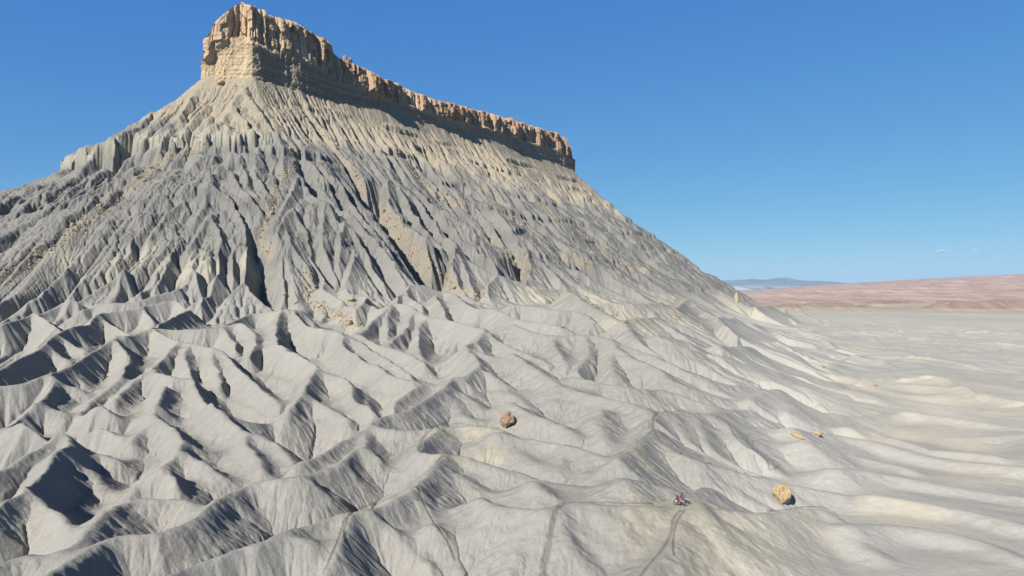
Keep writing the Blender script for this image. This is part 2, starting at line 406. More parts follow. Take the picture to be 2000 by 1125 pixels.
 ('J', 0, 5, .9, [(470, 450), (520, 550), (580, 580), (640, 640), (690, 760), (780, 900)]),
 ('J', 1, 6, .9, [(580, 578), (545, 700), (530, 870)]),
 ('J', 0, 5, .9, [(350, 230), (530, 390), (650, 540), (720, 640), (800, 750), (880, 810), (1000, 910)]),
 ('J', 2, 6, .9, [(200, 570), (220, 700), (300, 820), (350, 880)]),
 ('J', 0, 3, .9, [(350, 50), (310, 90), (300, 140)]),
 ('J', 0, 4, .8, [(850, 280), (810, 400), (880, 480), (920, 570)]),
 ('J', 0, 4, .8, [(930, 340), (1000, 480), (1110, 650)]),
 ('J', 0, 4, .8, [(1080, 430), (1150, 560), (1220, 680), (1290, 720)]),
 ('J', 0, 4, .8, [(1290, 720), (1340, 860), (1390, 1000)]),
 ('J', 0, 4, .8, [(1290, 720), (1200, 850), (1190, 900)]),
 ('J', 0, 3, .8, [(1220, 480), (1350, 600), (1480, 690)]),
 ('J', 0, 4, .8, [(1750, 745), (1730, 850), (1690, 950)]),
 ('J', 0, 3, .8, [(1750, 745), (1850, 830), (1960, 960)]),
 ('J', 0, 3, .8, [(1500, 480), (1620, 620), (1750, 745)]),
 ('J', 0, 3, .8, [(1380, 830), (1480, 900), (1560, 960)]),
 ('J', 0, 4, .8, [(640, 790), (600, 880), (560, 960)]),
 ('J', 0, 4, .8, [(890, 860), (930, 930)]),
]

# ------------------------------------------------------------------ log-polar terrain grid (cells grow with distance)
R0, R1, TH = 46.0, 2650.0, 0.735
NRF, NTF = 1984, 1408            # full resolution (multiples of 4)

class Grid:
    def __init__(s, f):
        s.nr, s.nt = NRF // f + 1, NTF // f + 1
        s.lr = np.linspace(math.log(R0), math.log(R1), s.nr)
        s.th = np.linspace(-TH, TH, s.nt)
        r = np.exp(s.lr)
        s.r = r[:, None] + 0 * s.th[None, :]
        s.x = (r[:, None] * np.sin(s.th)[None, :])
        s.y = (r[:, None] * np.cos(s.th)[None, :])
        s.dr = (r * (s.lr[1] - s.lr[0]))[:, None]
        s.dt = (r * (s.th[1] - s.th[0]))[:, None]
        s.area = (s.dr * s.dt * np.ones((1, s.nt)))

def sample(arr, x, y):
    """bilinear look-up of a full-resolution grid array at world x, y"""
    x, y = np.asarray(x, float), np.asarray(y, float)
    nr, nt = arr.shape
    fi = (np.log(np.hypot(x, y)) - math.log(R0)) / (math.log(R1) - math.log(R0)) * (nr - 1)
    fj = (np.arctan2(x, y) + TH) / (2 * TH) * (nt - 1)
    i = np.clip(fi.astype(int), 0, nr - 2)
    j = np.clip(fj.astype(int), 0, nt - 2)
    a, b = np.clip(fi - i, 0, 1), np.clip(fj - j, 0, 1)
    return (arr[i, j] * (1 - a) * (1 - b) + arr[i + 1, j] * a * (1 - b) + arr[i, j + 1] * (1 - a) * b + arr[i + 1, j + 1] * a * b)

def upsample(z):
    nr, nt = z.shape
    o = np.empty((2 * nr - 1, nt))
    o[::2] = z
    m = 0.5 * (z[:-1] + z[1:])
    m[1:-1] += (z[1:-2] + z[2:-1]) * 0.0625 - (z[:-3] + z[3:]) * 0.0625
    o[1::2] = m
    q = np.empty((2 * nr - 1, 2 * nt - 1))
    q[:, ::2] = o
    m = 0.5 * (o[:, :-1] + o[:, 1:])
    m[:, 1:-1] += (o[:, 1:-2] + o[:, 2:-1]) * 0.0625 - (o[:, :-3] + o[:, 3:]) * 0.0625
    q[:, 1::2] = m
    return q

NB = [(-1, 0), (1, 0), (0, -1), (0, 1), (-1, -1), (-1, 1), (1, -1), (1, 1)]

def fill_pits(z):
    import heapq
    nr, nt = z.shape
    W = nt
    f = z.ravel().tolist()
    done = bytearray(nr * nt)
    heap = []
    for j in range(nt):
        for i in (0, nr - 1):
            k = i * W + j
            if not done[k]:
                done[k] = 1
                heap.append((f[k], k))
    for i in range(nr):
        for j in (0, nt - 1):
            k = i * W + j
            if not done[k]:
                done[k] = 1
                heap.append((f[k], k))
    heapq.heapify(heap)
    offs = [di * W + dj for di, dj in NB]
    for k in range(nr * nt):        # guard ring is covered by the border being done
        pass
    push, pop = heapq.heappush, heapq.heappop
    eps = 0.004
    while heap:
        h, k = pop(heap)
        i, j = divmod(k, W)
        if 0 < i < nr - 1 and 0 < j < nt - 1:
            for o in offs:
                n = k + o
                if not done[n]:
                    done[n] = 1
                    if f[n] <= h:
                        f[n] = h + eps
                    push(heap, (f[n], n))
        else:
            for di, dj in NB:
                a, b = i + di, j + dj
                if 0 <= a < nr and 0 <= b < nt:
                    n = a * W + b
                    if not done[n]:
                        done[n] = 1
                        if f[n] <= h:
                            f[n] = h + eps
                        push(heap, (f[n], n))
    return np.array(f).reshape(nr, nt)

def erode(g, z, its, K, D, smax, m=0.5, fills=()):
    nr, nt = z.shape
    idx = np.arange(nr * nt, dtype=np.int32).reshape(nr, nt)
    dd = np.hypot(g.dr, g.dt)
    kd_r = np.clip(D / g.dr ** 2, 0, 0.2)
    kd_t = np.clip(D / g.dt ** 2, 0, 0.2)
    zf = None
    for it in range(its):
        if it in fills:
            zr = fill_pits(z)
            z = np.minimum(zr, z + 0.05)      # small sinks silt up, large ones are cut through
            zf = zr - z
        zz = z if zf is None else z + zf
        best = np.zeros((nr, nt))
        rec = idx.copy()
        dist = np.ones((nr, nt))
        zi = zz[1:-1, 1:-1]
        bi, ri, di_ = best[1:-1, 1:-1], rec[1:-1, 1:-1], dist[1:-1, 1:-1]
        for a, b in NB:
            L = (g.dr if b == 0 else (g.dt if a == 0 else dd))[1:-1]
            sl = (zi - zz[1 + a:nr - 1 + a, 1 + b:nt - 1 + b]) / L
            mk = sl > bi
            np.copyto(bi, sl, where=mk)
            np.copyto(ri, idx[1 + a:nr - 1 + a, 1 + b:nt - 1 + b], where=mk)
            np.copyto(di_, np.broadcast_to(L, sl.shape), where=mk)
        rec0 = rec.ravel()
        A = g.area.ravel().copy()
        r = rec0.copy()
        me = idx.ravel()
        root = rec0 == me
        # drainage area by pointer doubling
        while True:
            live = r != me
            src = np.where(root[r] & ~live, 0.0, A)
            src[~live] = 0.0
            add = np.bincount(r, weights=src, minlength=nr * nt)
            # cells whose pointer already reached a root stop sending after this
            A = A + add
            fin = root[r]
            r2 = r[r]
            r2 = np.where(fin, me, r2)
            if np.array_equal(r2, r):
                break
            r = r2
            if not (r != me).any():
                break
        F = (K * (A.reshape(nr, nt) ** m) / dist).ravel()
        F[root] = 0.0
        a_ = z.ravel() / (1 + F)
        b_ = F / (1 + F)
        a_[root] = z.ravel()[root]
        b_[root] = 0.0
        r = rec0.copy()
        for _ in range(20):
            a_ = a_ + b_ * a_[r]
            b_ = b_ * b_[r]
            r = r[r]
            if b_.max() < 1e-4:
                break
        zn = np.minimum(a_.reshape(nr, nt), z)
        # over-steep flanks fail
        hr = zn.ravel()[rec0].reshape(nr, nt)
        ex = (zn - hr) - smax * dist
        zn = zn - 0.5 * np.clip(ex, 0, None)
        for _ in range(2):
            c = zn[1:-1, 1:-1]
            c += (kd_r[1:-1] * (zn[:-2, 1:-1] + zn[2:, 1:-1] - 2 * c) + kd_t[1:-1] * (zn[1:-1, :-2] + zn[1:-1, 2:] - 2 * c)) if np.ndim(D) == 0 else \
                 (kd_r[1:-1, 1:-1] * (zn[:-2, 1:-1] + zn[2:, 1:-1] - 2 * c) + kd_t[1:-1, 1:-1] * (zn[1:-1, :-2] + zn[1:-1, 2:] - 2 * c))
        z = zn
    return z, A.reshape(nr, nt)

def seg_tents(g, z, segs):
    """raise z to the tents hung under each ridge segment ((x,y,z),(x,y,z),slope)"""
    x, y = g.x, g.y
    lr0, dl = g.lr[0], g.lr[1] - g.lr[0]
    th0, dth = g.th[0], g.th[1] - g.th[0]
    for (p, q, s, w) in segs:
        reach = 34.0 / s + 4
        rr = [math.hypot(p[0], p[1]), math.hypot(q[0], q[1])]
        tt = [math.atan2(p[0], p[1]), math.atan2(q[0], q[1])]
        rmin, rmax = max(min(rr) - reach, 20), max(rr) + reach
        i0 = max(int((math.log(rmin) - lr0) / dl), 0)
        i1 = min(int((math.log(rmax) - lr0) / dl) + 2, g.nr)
        da = reach / rmin
        j0 = max(int((min(tt) - da - th0) / dth), 0)
        j1 = min(int((max(tt) + da - th0) / dth) + 2, g.nt)
        if i0 >= i1 or j0 >= j1:
            continue
        X, Y = x[i0:i1, j0:j1], y[i0:i1, j0:j1]
        dx, dy = q[0] - p[0], q[1] - p[1]
        t = np.clip(((X - p[0]) * dx + (Y - p[1]) * dy) / (dx * dx + dy * dy + 1e-9), 0, 1)
        d = np.hypot(X - p[0] - t * dx, Y - p[1] - t * dy)
        d = np.sqrt(d * d + w * w) - w
        s2 = 0.55 * s
        h = p[2] + t * (q[2] - p[2]) - (s2 * d + (s - s2) * 8.0 * (1 - np.exp(-d / 8.0)))
        zz = z[i0:i1, j0:j1]
        np.maximum(zz, h, out=zz)

def ridge_segments():
    segs = []
    for crop, d0, d1, s, pts in RIDGES:
        ox, oy, k = CROPS[crop]
        P = [(ox + a / k, oy + b / k) for a, b in pts]
        # smooth the polyline (Catmull-Rom) so that crests curve
        Q = []
        n = len(P)
        for i in range(n - 1):
            p0, p1, p2, p3 = P[max(i - 1, 0)], P[i], P[i + 1], P[min(i + 2, n - 1)]
            for j in range(4):
                t = j / 4
                Q.append(tuple(0.5 * (2 * p1[c] + (p2[c] - p0[c]) * t + (2 * p0[c] - 5 * p1[c] + 4 * p2[c] - p3[c]) * t * t
                                      + (3 * p1[c] - p0[c] - 3 * p2[c] + p3[c]) * t ** 3) for c in (0, 1)))
        Q.append(P[-1])
        W = []
        for i, (a, b) in enumerate(Q):
            w = unproject(a, b, d0 + (d1 - d0) * i / (len(Q) - 1))
            if w is not None:
                W.append(w)
        for p, q in zip(W[:-1], W[1:]):
            L = math.hypot(p[0] - q[0], p[1] - q[1])
            rr = math.hypot(p[0], p[1])
            if L > 0.35 * rr:      # a sight line that jumped to another slope
                continue
            segs.append((p, q, s * (1.6 + 0.6 * float(plain_mix(p[0], p[1])) + 0.45 * float(sstep(0.0, -0.25, p[0] / p[1]))), (0.6 + 0.004 * min(rr, 250)) * (1 - 0.6 * float(sstep(380, 520, rr)))))
    return segs

def line_mask(mask, pts, width, soft, jitter=0.0, seed=0, g=None):
    """raise mask to 1 within width of a ground line, fading over soft"""
    g = g or G
    for p, q in zip(pts[:-1], pts[1:]):
        rr = [math.hypot(p[0], p[1]), math.hypot(q[0], q[1])]
        if math.hypot(p[0] - q[0], p[1] - q[1]) > 0.2 * rr[0]:
            continue
        reach = (width + soft) * 1.5
        i0 = max(int((math.log(max(min(rr) - reach, 20)) - g.lr[0]) / (g.lr[1] - g.lr[0])), 0)
        i1 = min(int((math.log(max(rr) + reach) - g.lr[0]) / (g.lr[1] - g.lr[0])) + 2, g.nr)
        tt = [math.atan2(p[0], p[1]), math.atan2(q[0], q[1])]
        da = reach / min(rr)
        j0 = max(int((min(tt) - da + TH) / (g.th[1] - g.th[0])), 0)
        j1 = min(int((max(tt) + da + TH) / (g.th[1] - g.th[0])) + 2, g.nt)
        if i0 >= i1 or j0 >= j1:
            continue
        X, Y = g.x[i0:i1, j0:j1], g.y[i0:i1, j0:j1]
        dx, dy = q[0] - p[0], q[1] - p[1]
        t = np.clip(((X - p[0]) * dx + (Y - p[1]) * dy) / (dx * dx + dy * dy + 1e-9), 0, 1)
        d = np.hypot(X - p[0] - t * dx, Y - p[1] - t * dy)
        if jitter:
            d = d + jitter * fbm(X, Y, width * 2.2, 3, seed)
        m = 1 - np.clip((d - width) / soft, 0, 1)
        mm = mask[i0:i1, j0:j1]
        np.maximum(mm, m, out=mm)

CHUTES = [   # rubble chutes down the butte: crop, half width in metres, points
 ('J', 7, [(250, -170), (330, -60), (420, 60), (550, 190), (650, 330), (760, 450), (800, 530), (870, 660), (1000, 850), (1080, 930)]),
 ('J', 5, [(880, 660), (980, 760), (1100, 880), (1230, 990), (1330, 1040), (1480, 1082)]),
 ('I', 7, [(1280, 440), (1080, 530), (920, 660), (700, 830), (500, 980), (330, 1110), (160, 1220), (0, 1310)]),
 ('I', 4, [(1880, 430), (1900, 560), (1800, 690), (1740, 890), (1690, 1040), (1760, 1150)]),
 ('J', 9, [(930, 150), (1000, 220), (1060, 320), (1200, 440), (1340, 500)]),
 ('J', 6, [(1480, 690), (1560, 760), (1650, 840), (1780, 940)]),
 ('J', 5, [(1000, 40), (1120, 150), (1280, 280), (1350, 390)]),
 ('J', 5, [(1480, 390), (1600, 500), (1720, 640), (1850, 730)]),
 ('H', 6, [(0, 430), (90, 490), (180, 560)]),
 ('H', 7, [(130, 270), (220, 360), (350, 450), (480, 540), (560, 600), (650, 660), (760, 730), (860, 772)]),
 ('H', 4, [(330, 650), (400, 690), (480, 720)]),
 ('H', 5, [(390, 890), (470, 940), (560, 1000), (660, 1040)]),
 ('B', 4, [(330, 100), (370, 190), (300, 260), (400, 320), (470, 350), (560, 400), (660, 440)]),
]
def talus_fill(g, z):
    """the rubble chutes are half filled with debris: smooth the ground along them"""
    mk = np.zeros_like(z)
    for k, (crop, w, pts) in enumerate(CHUTES):
        ox, oy, kk = CROPS[crop]
        P = [unproject(ox + a / kk, oy + b / kk, 2.0) for a, b in pts]
        line_mask(mk, [p for p in P if p], w * 0.9, w * 1.4, w * 0.6, 200 + k, g)
    f = z.copy()
    for _ in range(26):
        f[1:-1, 1:-1] = 0.25 * (f[:-2, 1:-1] + f[2:, 1:-1] + f[1:-1, :-2] + f[1:-1, 2:])
    return z + 0.85 * mk * (f + 0.6 - z)

def slope_gate(g, z):
    sx = np.gradient(z, axis=1) / g.dt
    sy = np.gradient(z, axis=0) / g.dr
    return 0.12 + 0.88 * sstep(0.12, 0.45, np.hypot(sx, sy))

def kvar(g, mtn):
    """patchy resistance of the butte's flanks; the long right-hand flank is smoother"""
    v = 0.45 + 1.1 * sstep(-0.25, 0.3, fbm(g.x, g.y, 130, 3, 66))
    v = v * (1 - 0.45 * sstep(-150, 120, g.x))
    u = g.x / g.y
    broad = sstep(0.02, 0.14, u) * sstep(0.75, 0.5, u) * sstep(132, 112, g.y)      # the riders' ridge is broad and smooth
    return (1 + (v - 1) * mtn) * (1 - 0.8 * broad)

def bench(g, z, mtn, dft):
    """resistant beds: a pale cliff band round the left shoulder and thin ledges elsewhere"""
    zc = np.interp(g.x, [-480, -440, -400, -300], [148, 157, 164, 167]) + fbm(g.x, g.y, 60, 2, 71) * 8 + fbm(g.x, g.y, 14, 2, 72) * 5 + fbm(g.x, g.y, 6, 2, 75) * 3
    wx, wy = g.x + 5 * fbm(g.x, g.y, 18, 2, 76), g.y + 5 * fbm(g.x, g.y, 18, 2, 77)
    zc = zc + (_hash(np.floor(wx / 11).astype(np.int32), np.floor(wy / 11).astype(np.int32), 78) - 0.5) * 9
    mk = sstep(-258, -296, g.x + 30 * fbm(g.x, g.y, 30, 2, 73)) * sstep(960, 900, g.y) * mtn
    mk = mk * (0.45 + 0.75 * sstep(-0.35, 0.2, fbm(g.x, g.y, 26, 3, 74)))
    h, L, e = 27.0, 40.0, 1.5
    z = z + mk * h * (sstep(zc - e, zc + e, z) - np.clip((z - zc + 1.45 * L) / (2 * L), 0, 1))
    steep = mk.copy()
    for k, (zz, hh) in enumerate(((42, 3), (76, 4), (112, 4), (150, 5), (188, 7), (214, 6), (245, 6))):
        zk = zz + fbm(g.x, g.y, 120, 2, 80 + k) * 8
        mk2 = mtn * sstep(-0.05, 0.25, fbm(g.x, g.y, 80, 3, 90 + k)) * (1 - mk) * sstep(5, 40, dft)
        hh = hh * 1.6
        z = z + mk2 * hh * (sstep(zk - 0.9, zk + 0.9, z) - np.clip((z - zk + 12) / 24.0, 0, 1))
        steep = np.maximum(steep, mk2 * (np.abs(z - zk) < hh + 3))
    return z, steep

def make_terrain():
    g4 = Grid(4)
    env, mtn, dft, pm, toe = envelope(g4.x, g4.y)
    near = 1 - sstep(250, 600, g4.r)
    depth = (22.0 * (1 - pm) + 3.2 * pm) * (1 - toe) + 9.0 * toe
    nearcap = sstep(0, 45, np.maximum(dft, 0))
    depth = depth * nearcap + 1.5 * (1 - nearcap)
    z = env - depth
    z = z + fbm(g4.x, g4.y, 60, 3, 5) * (3.0 * (1 - pm) + 1.2 * pm)
    seg_tents(g4, z, ridge_segments())
    # low mounds and shallow drainages of the flats
    fl = pm * (1 - toe) * sstep(140, 320, g4.r) * sstep(2300, 1500, g4.r)
    z = z + fl * ((0.22 - np.abs(fbm(g4.x, g4.y * 0.6, 95, 4, 15))) * 12 + (0.2 - np.abs(fbm(g4.x, g4.y * 0.7, 38, 2, 16))) * 5)
    rough = (1 - 0.75 * pm)
    z = z + fbm(g4.x, g4.y, 12, 3, 11, 0.6) * 0.9 * rough * (1 + 1.0 * mtn) + fbm(g4.x, g4.y, 90, 4, 12, 0.6) * 11 * mtn * sstep(0, 110, dft)
    K4 = 0.009 * (1 - 0.55 * pm) * (1 - 0.80 * mtn) * sstep(-5, 45, dft) * kvar(g4, mtn)
    D4 = (0.006 + 0.004 * (1 - mtn)) * np.clip(g4.r / 200, 0.4, 2)
    smax = (0.80 + 0.2 * sstep(0.0, -0.25, g4.x / g4.y)) * (1 - mtn) + 1.15 * mtn
    z, A = erode(g4, z, 30, K4, D4, smax, fills=(0, 6, 12, 20))
    print('t4', time.time() - T0)
    g2 = Grid(2)
    up = lambda a: upsample(a)
    z = up(z)
    m2, p2, e2 = up(mtn), up(pm), up(env)
    z = z + slope_gate(g2, z) * (fbm(g2.x, g2.y, 5.0, 4, 31, 0.6) * 0.8 * (1 - 0.6 * p2) + fbm(g2.x, g2.y, 17.0, 4, 33, 0.65) * 3.2 * m2 * (0.6 + 0.4 * sstep(5, 90, up(dft))))
    z, A = erode(g2, z, 14, ((0.013 * (1 - 0.8 * p2)) * (1 - m2) + 0.017 * m2) * (0.12 + 0.88 * sstep(15, 110, up(dft))) * kvar(g2, m2), 0.002 + 0.007 * (1 - m2), up(smax), fills=(0,))
    d2 = up(dft)
    z = talus_fill(g2, z)
    print('t2', time.time() - T0)
    g1 = Grid(1)
    z = up(z)
    m1, p1, d1 = up(m2), up(p2), up(up(dft))
    z, bm1 = bench(g1, z, m1, d1)
    z = z + slope_gate(g1, z) * fbm(g1.x, g1.y, 1.3, 3, 41, 0.65) * 0.27 * (1 - 0.5 * p1) * (1 + 5.0 * m1)
    z, A = erode(g1, z, 9, (0.023 * (1 - 0.8 * p1) * (1 - m1) + 0.022 * m1) * sstep(0, 25, d1) * kvar(g1, m1), 0.0008, up(up(smax)) + 9 * bm1)
    print('t1', time.time() - T0)
    return g1, z, A, m1, p1, d1, up(e2)

G, Z, AREA, MTN, PM, DFT, ENV = make_terrain()

def grid_mesh(name, x, y, z):
    nr, nt = z.shape
    co = np.stack([x, y, z], -1).reshape(-1, 3).astype(np.float32)
    i = np.arange(nr * nt, dtype=np.int32).reshape(nr, nt)
    q = np.stack([i[:-1, :-1], i[:-1, 1:], i[1:, 1:], i[1:, :-1]], -1).reshape(-1, 4)
    me = bpy.data.meshes.new(name)
    me.vertices.add(len(co))
    me.vertices.foreach_set('co', co.ravel())
    me.loops.add(q.size)
    me.loops.foreach_set('vertex_index', q.ravel().astype(np.int32))
    me.polygons.add(len(q))
    me.polygons.foreach_set('loop_start', np.arange(0, q.size, 4, dtype=np.int32))
    me.polygons.foreach_set('use_smooth', np.ones(len(q), bool))
    me.update()
    me.validate()
    return me

def link(name, me, mat=None, parent=None):
    o = bpy.data.objects.new(name, me)
    col.objects.link(o)
    if mat:
        me.materials.append(mat)
    if parent:
        o.parent = parent
    return o

def new_mat(name):
    m = bpy.data.materials.new(name)
    m.use_nodes = True
    return m, m.node_tree, m.node_tree.nodes['Principled BSDF']

# ------------------------------------------------------------------ reading positions off the photograph onto the finished ground
_YG = np.exp(np.linspace(math.log(48), math.log(2600), 5000))
def on_ground(px, py):
    u, v = (px - CX) / FPX, (CY - py) / FPX
    f = v * _YG - sample(Z, u * _YG, _YG)
    k = np.nonzero(f < 0)[0]
    k = k[0] if len(k) and k[0] > 0 else len(_YG) - 1
    t = f[k - 1] / (f[k - 1] - f[k]) if f[k - 1] != f[k] else 0
    Y = _YG[k - 1] + min(max(t, 0), 1) * (_YG[k] - _YG[k - 1])
    return Vector((u * Y, Y, float(sample(Z, u * Y, Y))))

def curve_pts(crop, pts, sub=5):
    ox, oy, k = CROPS[crop]
    P = [(ox + a / k, oy + b / k) for a, b in pts]
    Q = []
    n = len(P)
    for i in range(n - 1):
        p0, p1, p2, p3 = P[max(i - 1, 0)], P[i], P[i + 1], P[min(i + 2, n - 1)]
        for j in range(sub):
            t = j / sub
            Q.append(tuple(0.5 * (2 * p1[c] + (p2[c] - p0[c]) * t + (2 * p0[c] - 5 * p1[c] + 4 * p2[c] - p3[c]) * t * t
                                  + (3 * p1[c] - p0[c] - 3 * p2[c] + p3[c]) * t ** 3) for c in (0, 1)))
    Q.append(P[-1])
    return [on_ground(*q) for q in Q]

TRACKS = [
 ('E', .45, [(660, 360), (870, 220), (900, 185), (905, 110), (960, 80), (1060, 75), (1250, 95), (1370, 140), (1420, 230), (1500, 300), (1540, 320), (1620, 380), (1640, 440)]),
 ('E', .35, [(905, 185), (960, 270), (1120, 365), (1300, 420), (1480, 470), (1700, 515)]),
 ('E', .75, [(520, 652), (430, 650), (320, 668), (270, 740), (240, 900), (195, 1125)]),
 ('E', .35, [(430, 650), (700, 657), (900, 660)]),
 ('E', .40, [(1078, 702), (1030, 760), (1010, 860), (960, 950), (880, 1040), (820, 1125)]),
 ('E', .30, [(1105, 700), (1050, 780), (1030, 900), (1035, 990)]),
 ('E', .22, [(1540, 320), (1535, 270), (1590, 255), (1680, 275)]),
 ('E', .22, [(1510, 290), (1500, 240), (1530, 220), (1590, 240)]),
 ('E', .22, [(1540, 350), (1560, 420), (1600, 470)]),
 ('E', .22, [(1620, 370), (1700, 400), (1700, 430), (1640, 450)]),
 ('E', .30, [(1640, 710), (1750, 700), (1880, 682), (2000, 690), (2080, 740)]),
 ('D', .75, [(1300, 152), (1160, 168), (1070, 240), (1040, 310), (1060, 338)]),
 ('D', .30, [(1300, 152), (1400, 166), (1560, 182)]),
 ('D', .40, [(1190, 360), (1120, 425), (1000, 533), (900, 603), (790, 652), (660, 692), (590, 745), (565, 830), (600, 940), (680, 1040), (740, 1120)]),
 ('D', .30, [(1035, 560), (1070, 660), (1130, 770), (1220, 900), (1270, 1020)]),
 ('D', .25, [(560, 770), (530, 880), (480, 1000), (430, 1100)]),
 ('A', .35, [(745, 582), (820, 670), (822, 740), (760, 848), (670, 918)]),
 ('A', .35, [(350, 815), (330, 890), (250, 990), (80, 1115)]),
]
CREAM = [(130, 510, 14), (150, 525, 10), (240, 514, 20), (330, 530, 13), (378, 512, 15), (405, 524, 10), (424, 524, 8), (488, 520, 12),
 (880, 890, 34), (960, 905, 26), (860, 845, 26), (930, 835, 30), (1330, 1000, 90), (1460, 1020, 110), (1400, 1060, 120), (1250, 1010, 60), (1560, 1000, 60), (300, 645, 34), (340, 640, 24),
 (1060, 575, 60), (1100, 580, 50), (1160, 585, 40), (1200, 605, 40), (1340, 595, 40), (1400, 612, 60), (1250, 630, 60), (1320, 620, 50), (1440, 600, 40), (1520, 598, 40), (1560, 604, 50), (1630, 606, 50), (1670, 612, 40),
 (1680, 690, 50), (1720, 700, 70), (1780, 740, 90), (1850, 775, 100), (1950, 655, 90), (1850, 648, 80), (1700, 650, 60), (1690, 850, 60), (1820, 865, 90), (1650, 745, 60), (1940, 800, 80), (1900, 930, 80), (1760, 1000, 60), (1250, 895, 22), (655, 628, 16), (690, 640, 14)]

stand = on_ground(1329, 988)
ds_ = np.hypot(G.x - stand.x - 0.6, G.y - stand.y - 0.9)
pad = 1 - sstep(2.2, 6.5, ds_)
Z = Z * (1 - pad) + (stand.z + 0.03 * (stand.y - G.y)) * pad
tan = np.zeros_like(Z)
for k, (crop, w, pts) in enumerate(CHUTES):
    line_mask(tan, curve_pts(crop, pts, 4), w * 0.5, w * 0.7, w * 1.0, 200 + k)
rubble = tan.copy()
track = np.zeros_like(Z)
TRACK_LINES = [(w, curve_pts(c, p)) for c, w, p in TRACKS]
for w, pts in TRACK_LINES:
    line_mask(track, pts, w * 0.42, w * 0.45, w * 0.5, 300)
cream = np.zeros_like(Z)
for k, (px, py, rp) in enumerate(CREAM):
    if py < 540:
        rp *= 1.8
    c = on_ground(px, py)
    R_ = rp / FPX * c.y
    d = np.hypot(G.x - c.x, (G.y - c.y) / 1.5)
    m_ = d < R_ * 2.2
    if m_.any():
        v = 1 - sstep(0.35, 1.5, d[m_] / R_ + 0.9 * fbm(G.x[m_], G.y[m_], R_ * 1.3, 4, 400 + k))
        cream[m_] = np.maximum(cream[m_], v)
# the upper slopes are buff, the lower ones grey shale; beds of both alternate near the change
nz = fbm(G.x, G.y, 90, 4, 51)
zt = Z + nz * 40
upper = sstep(158, 200, zt - 8 * sstep(-150, -330, G.x) + 22 * sstep(0, 250, G.x)) * MTN
bands = 0.55 + 0.45 * np.sin(Z * 0.30 + nz * 3) * np.sin(Z * 0.113 + 1.3)
upper = np.clip(upper * (0.6 + 0.6 * bands), 0, 1)
zc_ = np.interp(G.x, [-480, -440, -400, -300], [148, 157, 164, 167])
cliffband = np.exp(-((Z - zc_ - 1) / 11.0) ** 2) * sstep(-258, -300, G.x) * MTN
tan = np.clip(np.maximum(tan * 0.55, upper * 0.9), 0, 1)
cream = np.clip(np.maximum(cream, cliffband * 0.9), 0, 1)
lowflat = PM * (1 - MTN)
patch = sstep(0.05, 0.35, fbm(G.x, G.y * 0.5, 55, 4, 61)) * sstep(0.5, 0.95, PM) * (1 - MTN) * 0.4
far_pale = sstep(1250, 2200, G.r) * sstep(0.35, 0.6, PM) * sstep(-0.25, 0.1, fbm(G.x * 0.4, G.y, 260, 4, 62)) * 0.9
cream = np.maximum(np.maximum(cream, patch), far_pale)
Z = Z - 0.10 * track
dark = np.clip(MTN * 1.15, 0, 1) * (1 - upper)

def set_attr(me, name, r, g, b, a):
    at = me.color_attributes.new(name, 'FLOAT_COLOR', 'POINT')
    at.data.foreach_set('color', np.stack([r, g, b, a], -1).astype(np.float32).ravel())

# ------------------------------------------------------------------ materials
ALBEDO = 0.785
class N:
    """small helper for node graphs"""
    def __init__(s, m):
        s.t = m.node_tree
        s.bs = s.t.nodes.get('Principled BSDF')
    def n(s, kind, **kw):
        x = s.t.nodes.new(kind)
        for k, v in kw.items():
            setattr(x, k, v)
        return x
    def l(s, a, b):
        if b.name == 'Base Color':            # overall albedo level of the scene
            x = s.t.nodes.new('ShaderNodeMix')
            x.data_type, x.blend_type = 'RGBA', 'MULTIPLY'
            x.inputs[0].default_value = 1.0
            x.inputs[7].default_value = (ALBEDO, ALBEDO, ALBEDO, 1)
            s.t.links.new(a, x.inputs[6])
            a = x.outputs[2]
        s.t.links.new(a, b)
    def val(s, sock, v):
        if hasattr(v, 'is_output'):
            s.l(v, sock)
        else:
            sock.default_value = v
    def math(s, op, a, b=0.0, clamp=False):
        x = s.n('ShaderNodeMath', operation=op, use_clamp=clamp)
        s.val(x.inputs[0], a)
        s.val(x.inputs[1], b)
        return x.outputs[0]
    def mix(s, f, a, b):
        x = s.n('ShaderNodeMix', data_type='RGBA')
        s.val(x.inputs[0], f)
        for i, c in ((6, a), (7, b)):
            if isinstance(c, tuple):
                c = tuple(c) + (1,)
            s.val(x.inputs[i], c)
        return x.outputs[2]
    def noise(s, vec, scale, detail=4, rough=0.6, dist=0.0):
        x = s.n('ShaderNodeTexNoise')
        s.l(vec, x.inputs['Vector'])
        x.inputs['Scale'].default_value = scale
        x.inputs['Detail'].default_value = detail
        x.inputs['Roughness'].default_value = rough
        x.inputs['Distortion'].default_value = dist
        return x.outputs[0]
    def ramp(s, f, lo, hi):
        x = s.n('ShaderNodeMapRange', interpolation_type='SMOOTHSTEP')
        s.l(f, x.inputs[0])
        x.inputs[1].default_value, x.inputs[2].default_value = lo, hi
        return x.outputs[0]
    def pos(s, sx=1, sy=1, sz=1):
        g = s.n('ShaderNodeNewGeometry')
        m = s.n('ShaderNodeVectorMath', operation='MULTIPLY')
        s.l(g.outputs['Position'], m.inputs[0])
        m.inputs[1].default_value = (sx, sy, sz)
        return m.outputs[0]
    def bump(s, h, strength, dist):
        x = s.n('ShaderNodeBump')
        x.inputs['Strength'].default_value = strength
        x.inputs['Distance'].default_value = dist
        s.l(h, x.inputs['Height'])
        s.l(x.outputs[0], s.bs.inputs['Normal'])

def rough_mat(name, r=0.95):
    m, t, b = new_mat(name)
    b.inputs['Roughness'].default_value = r
    b.inputs['Specular IOR Level'].default_value = 0.08
    return m, N(m)

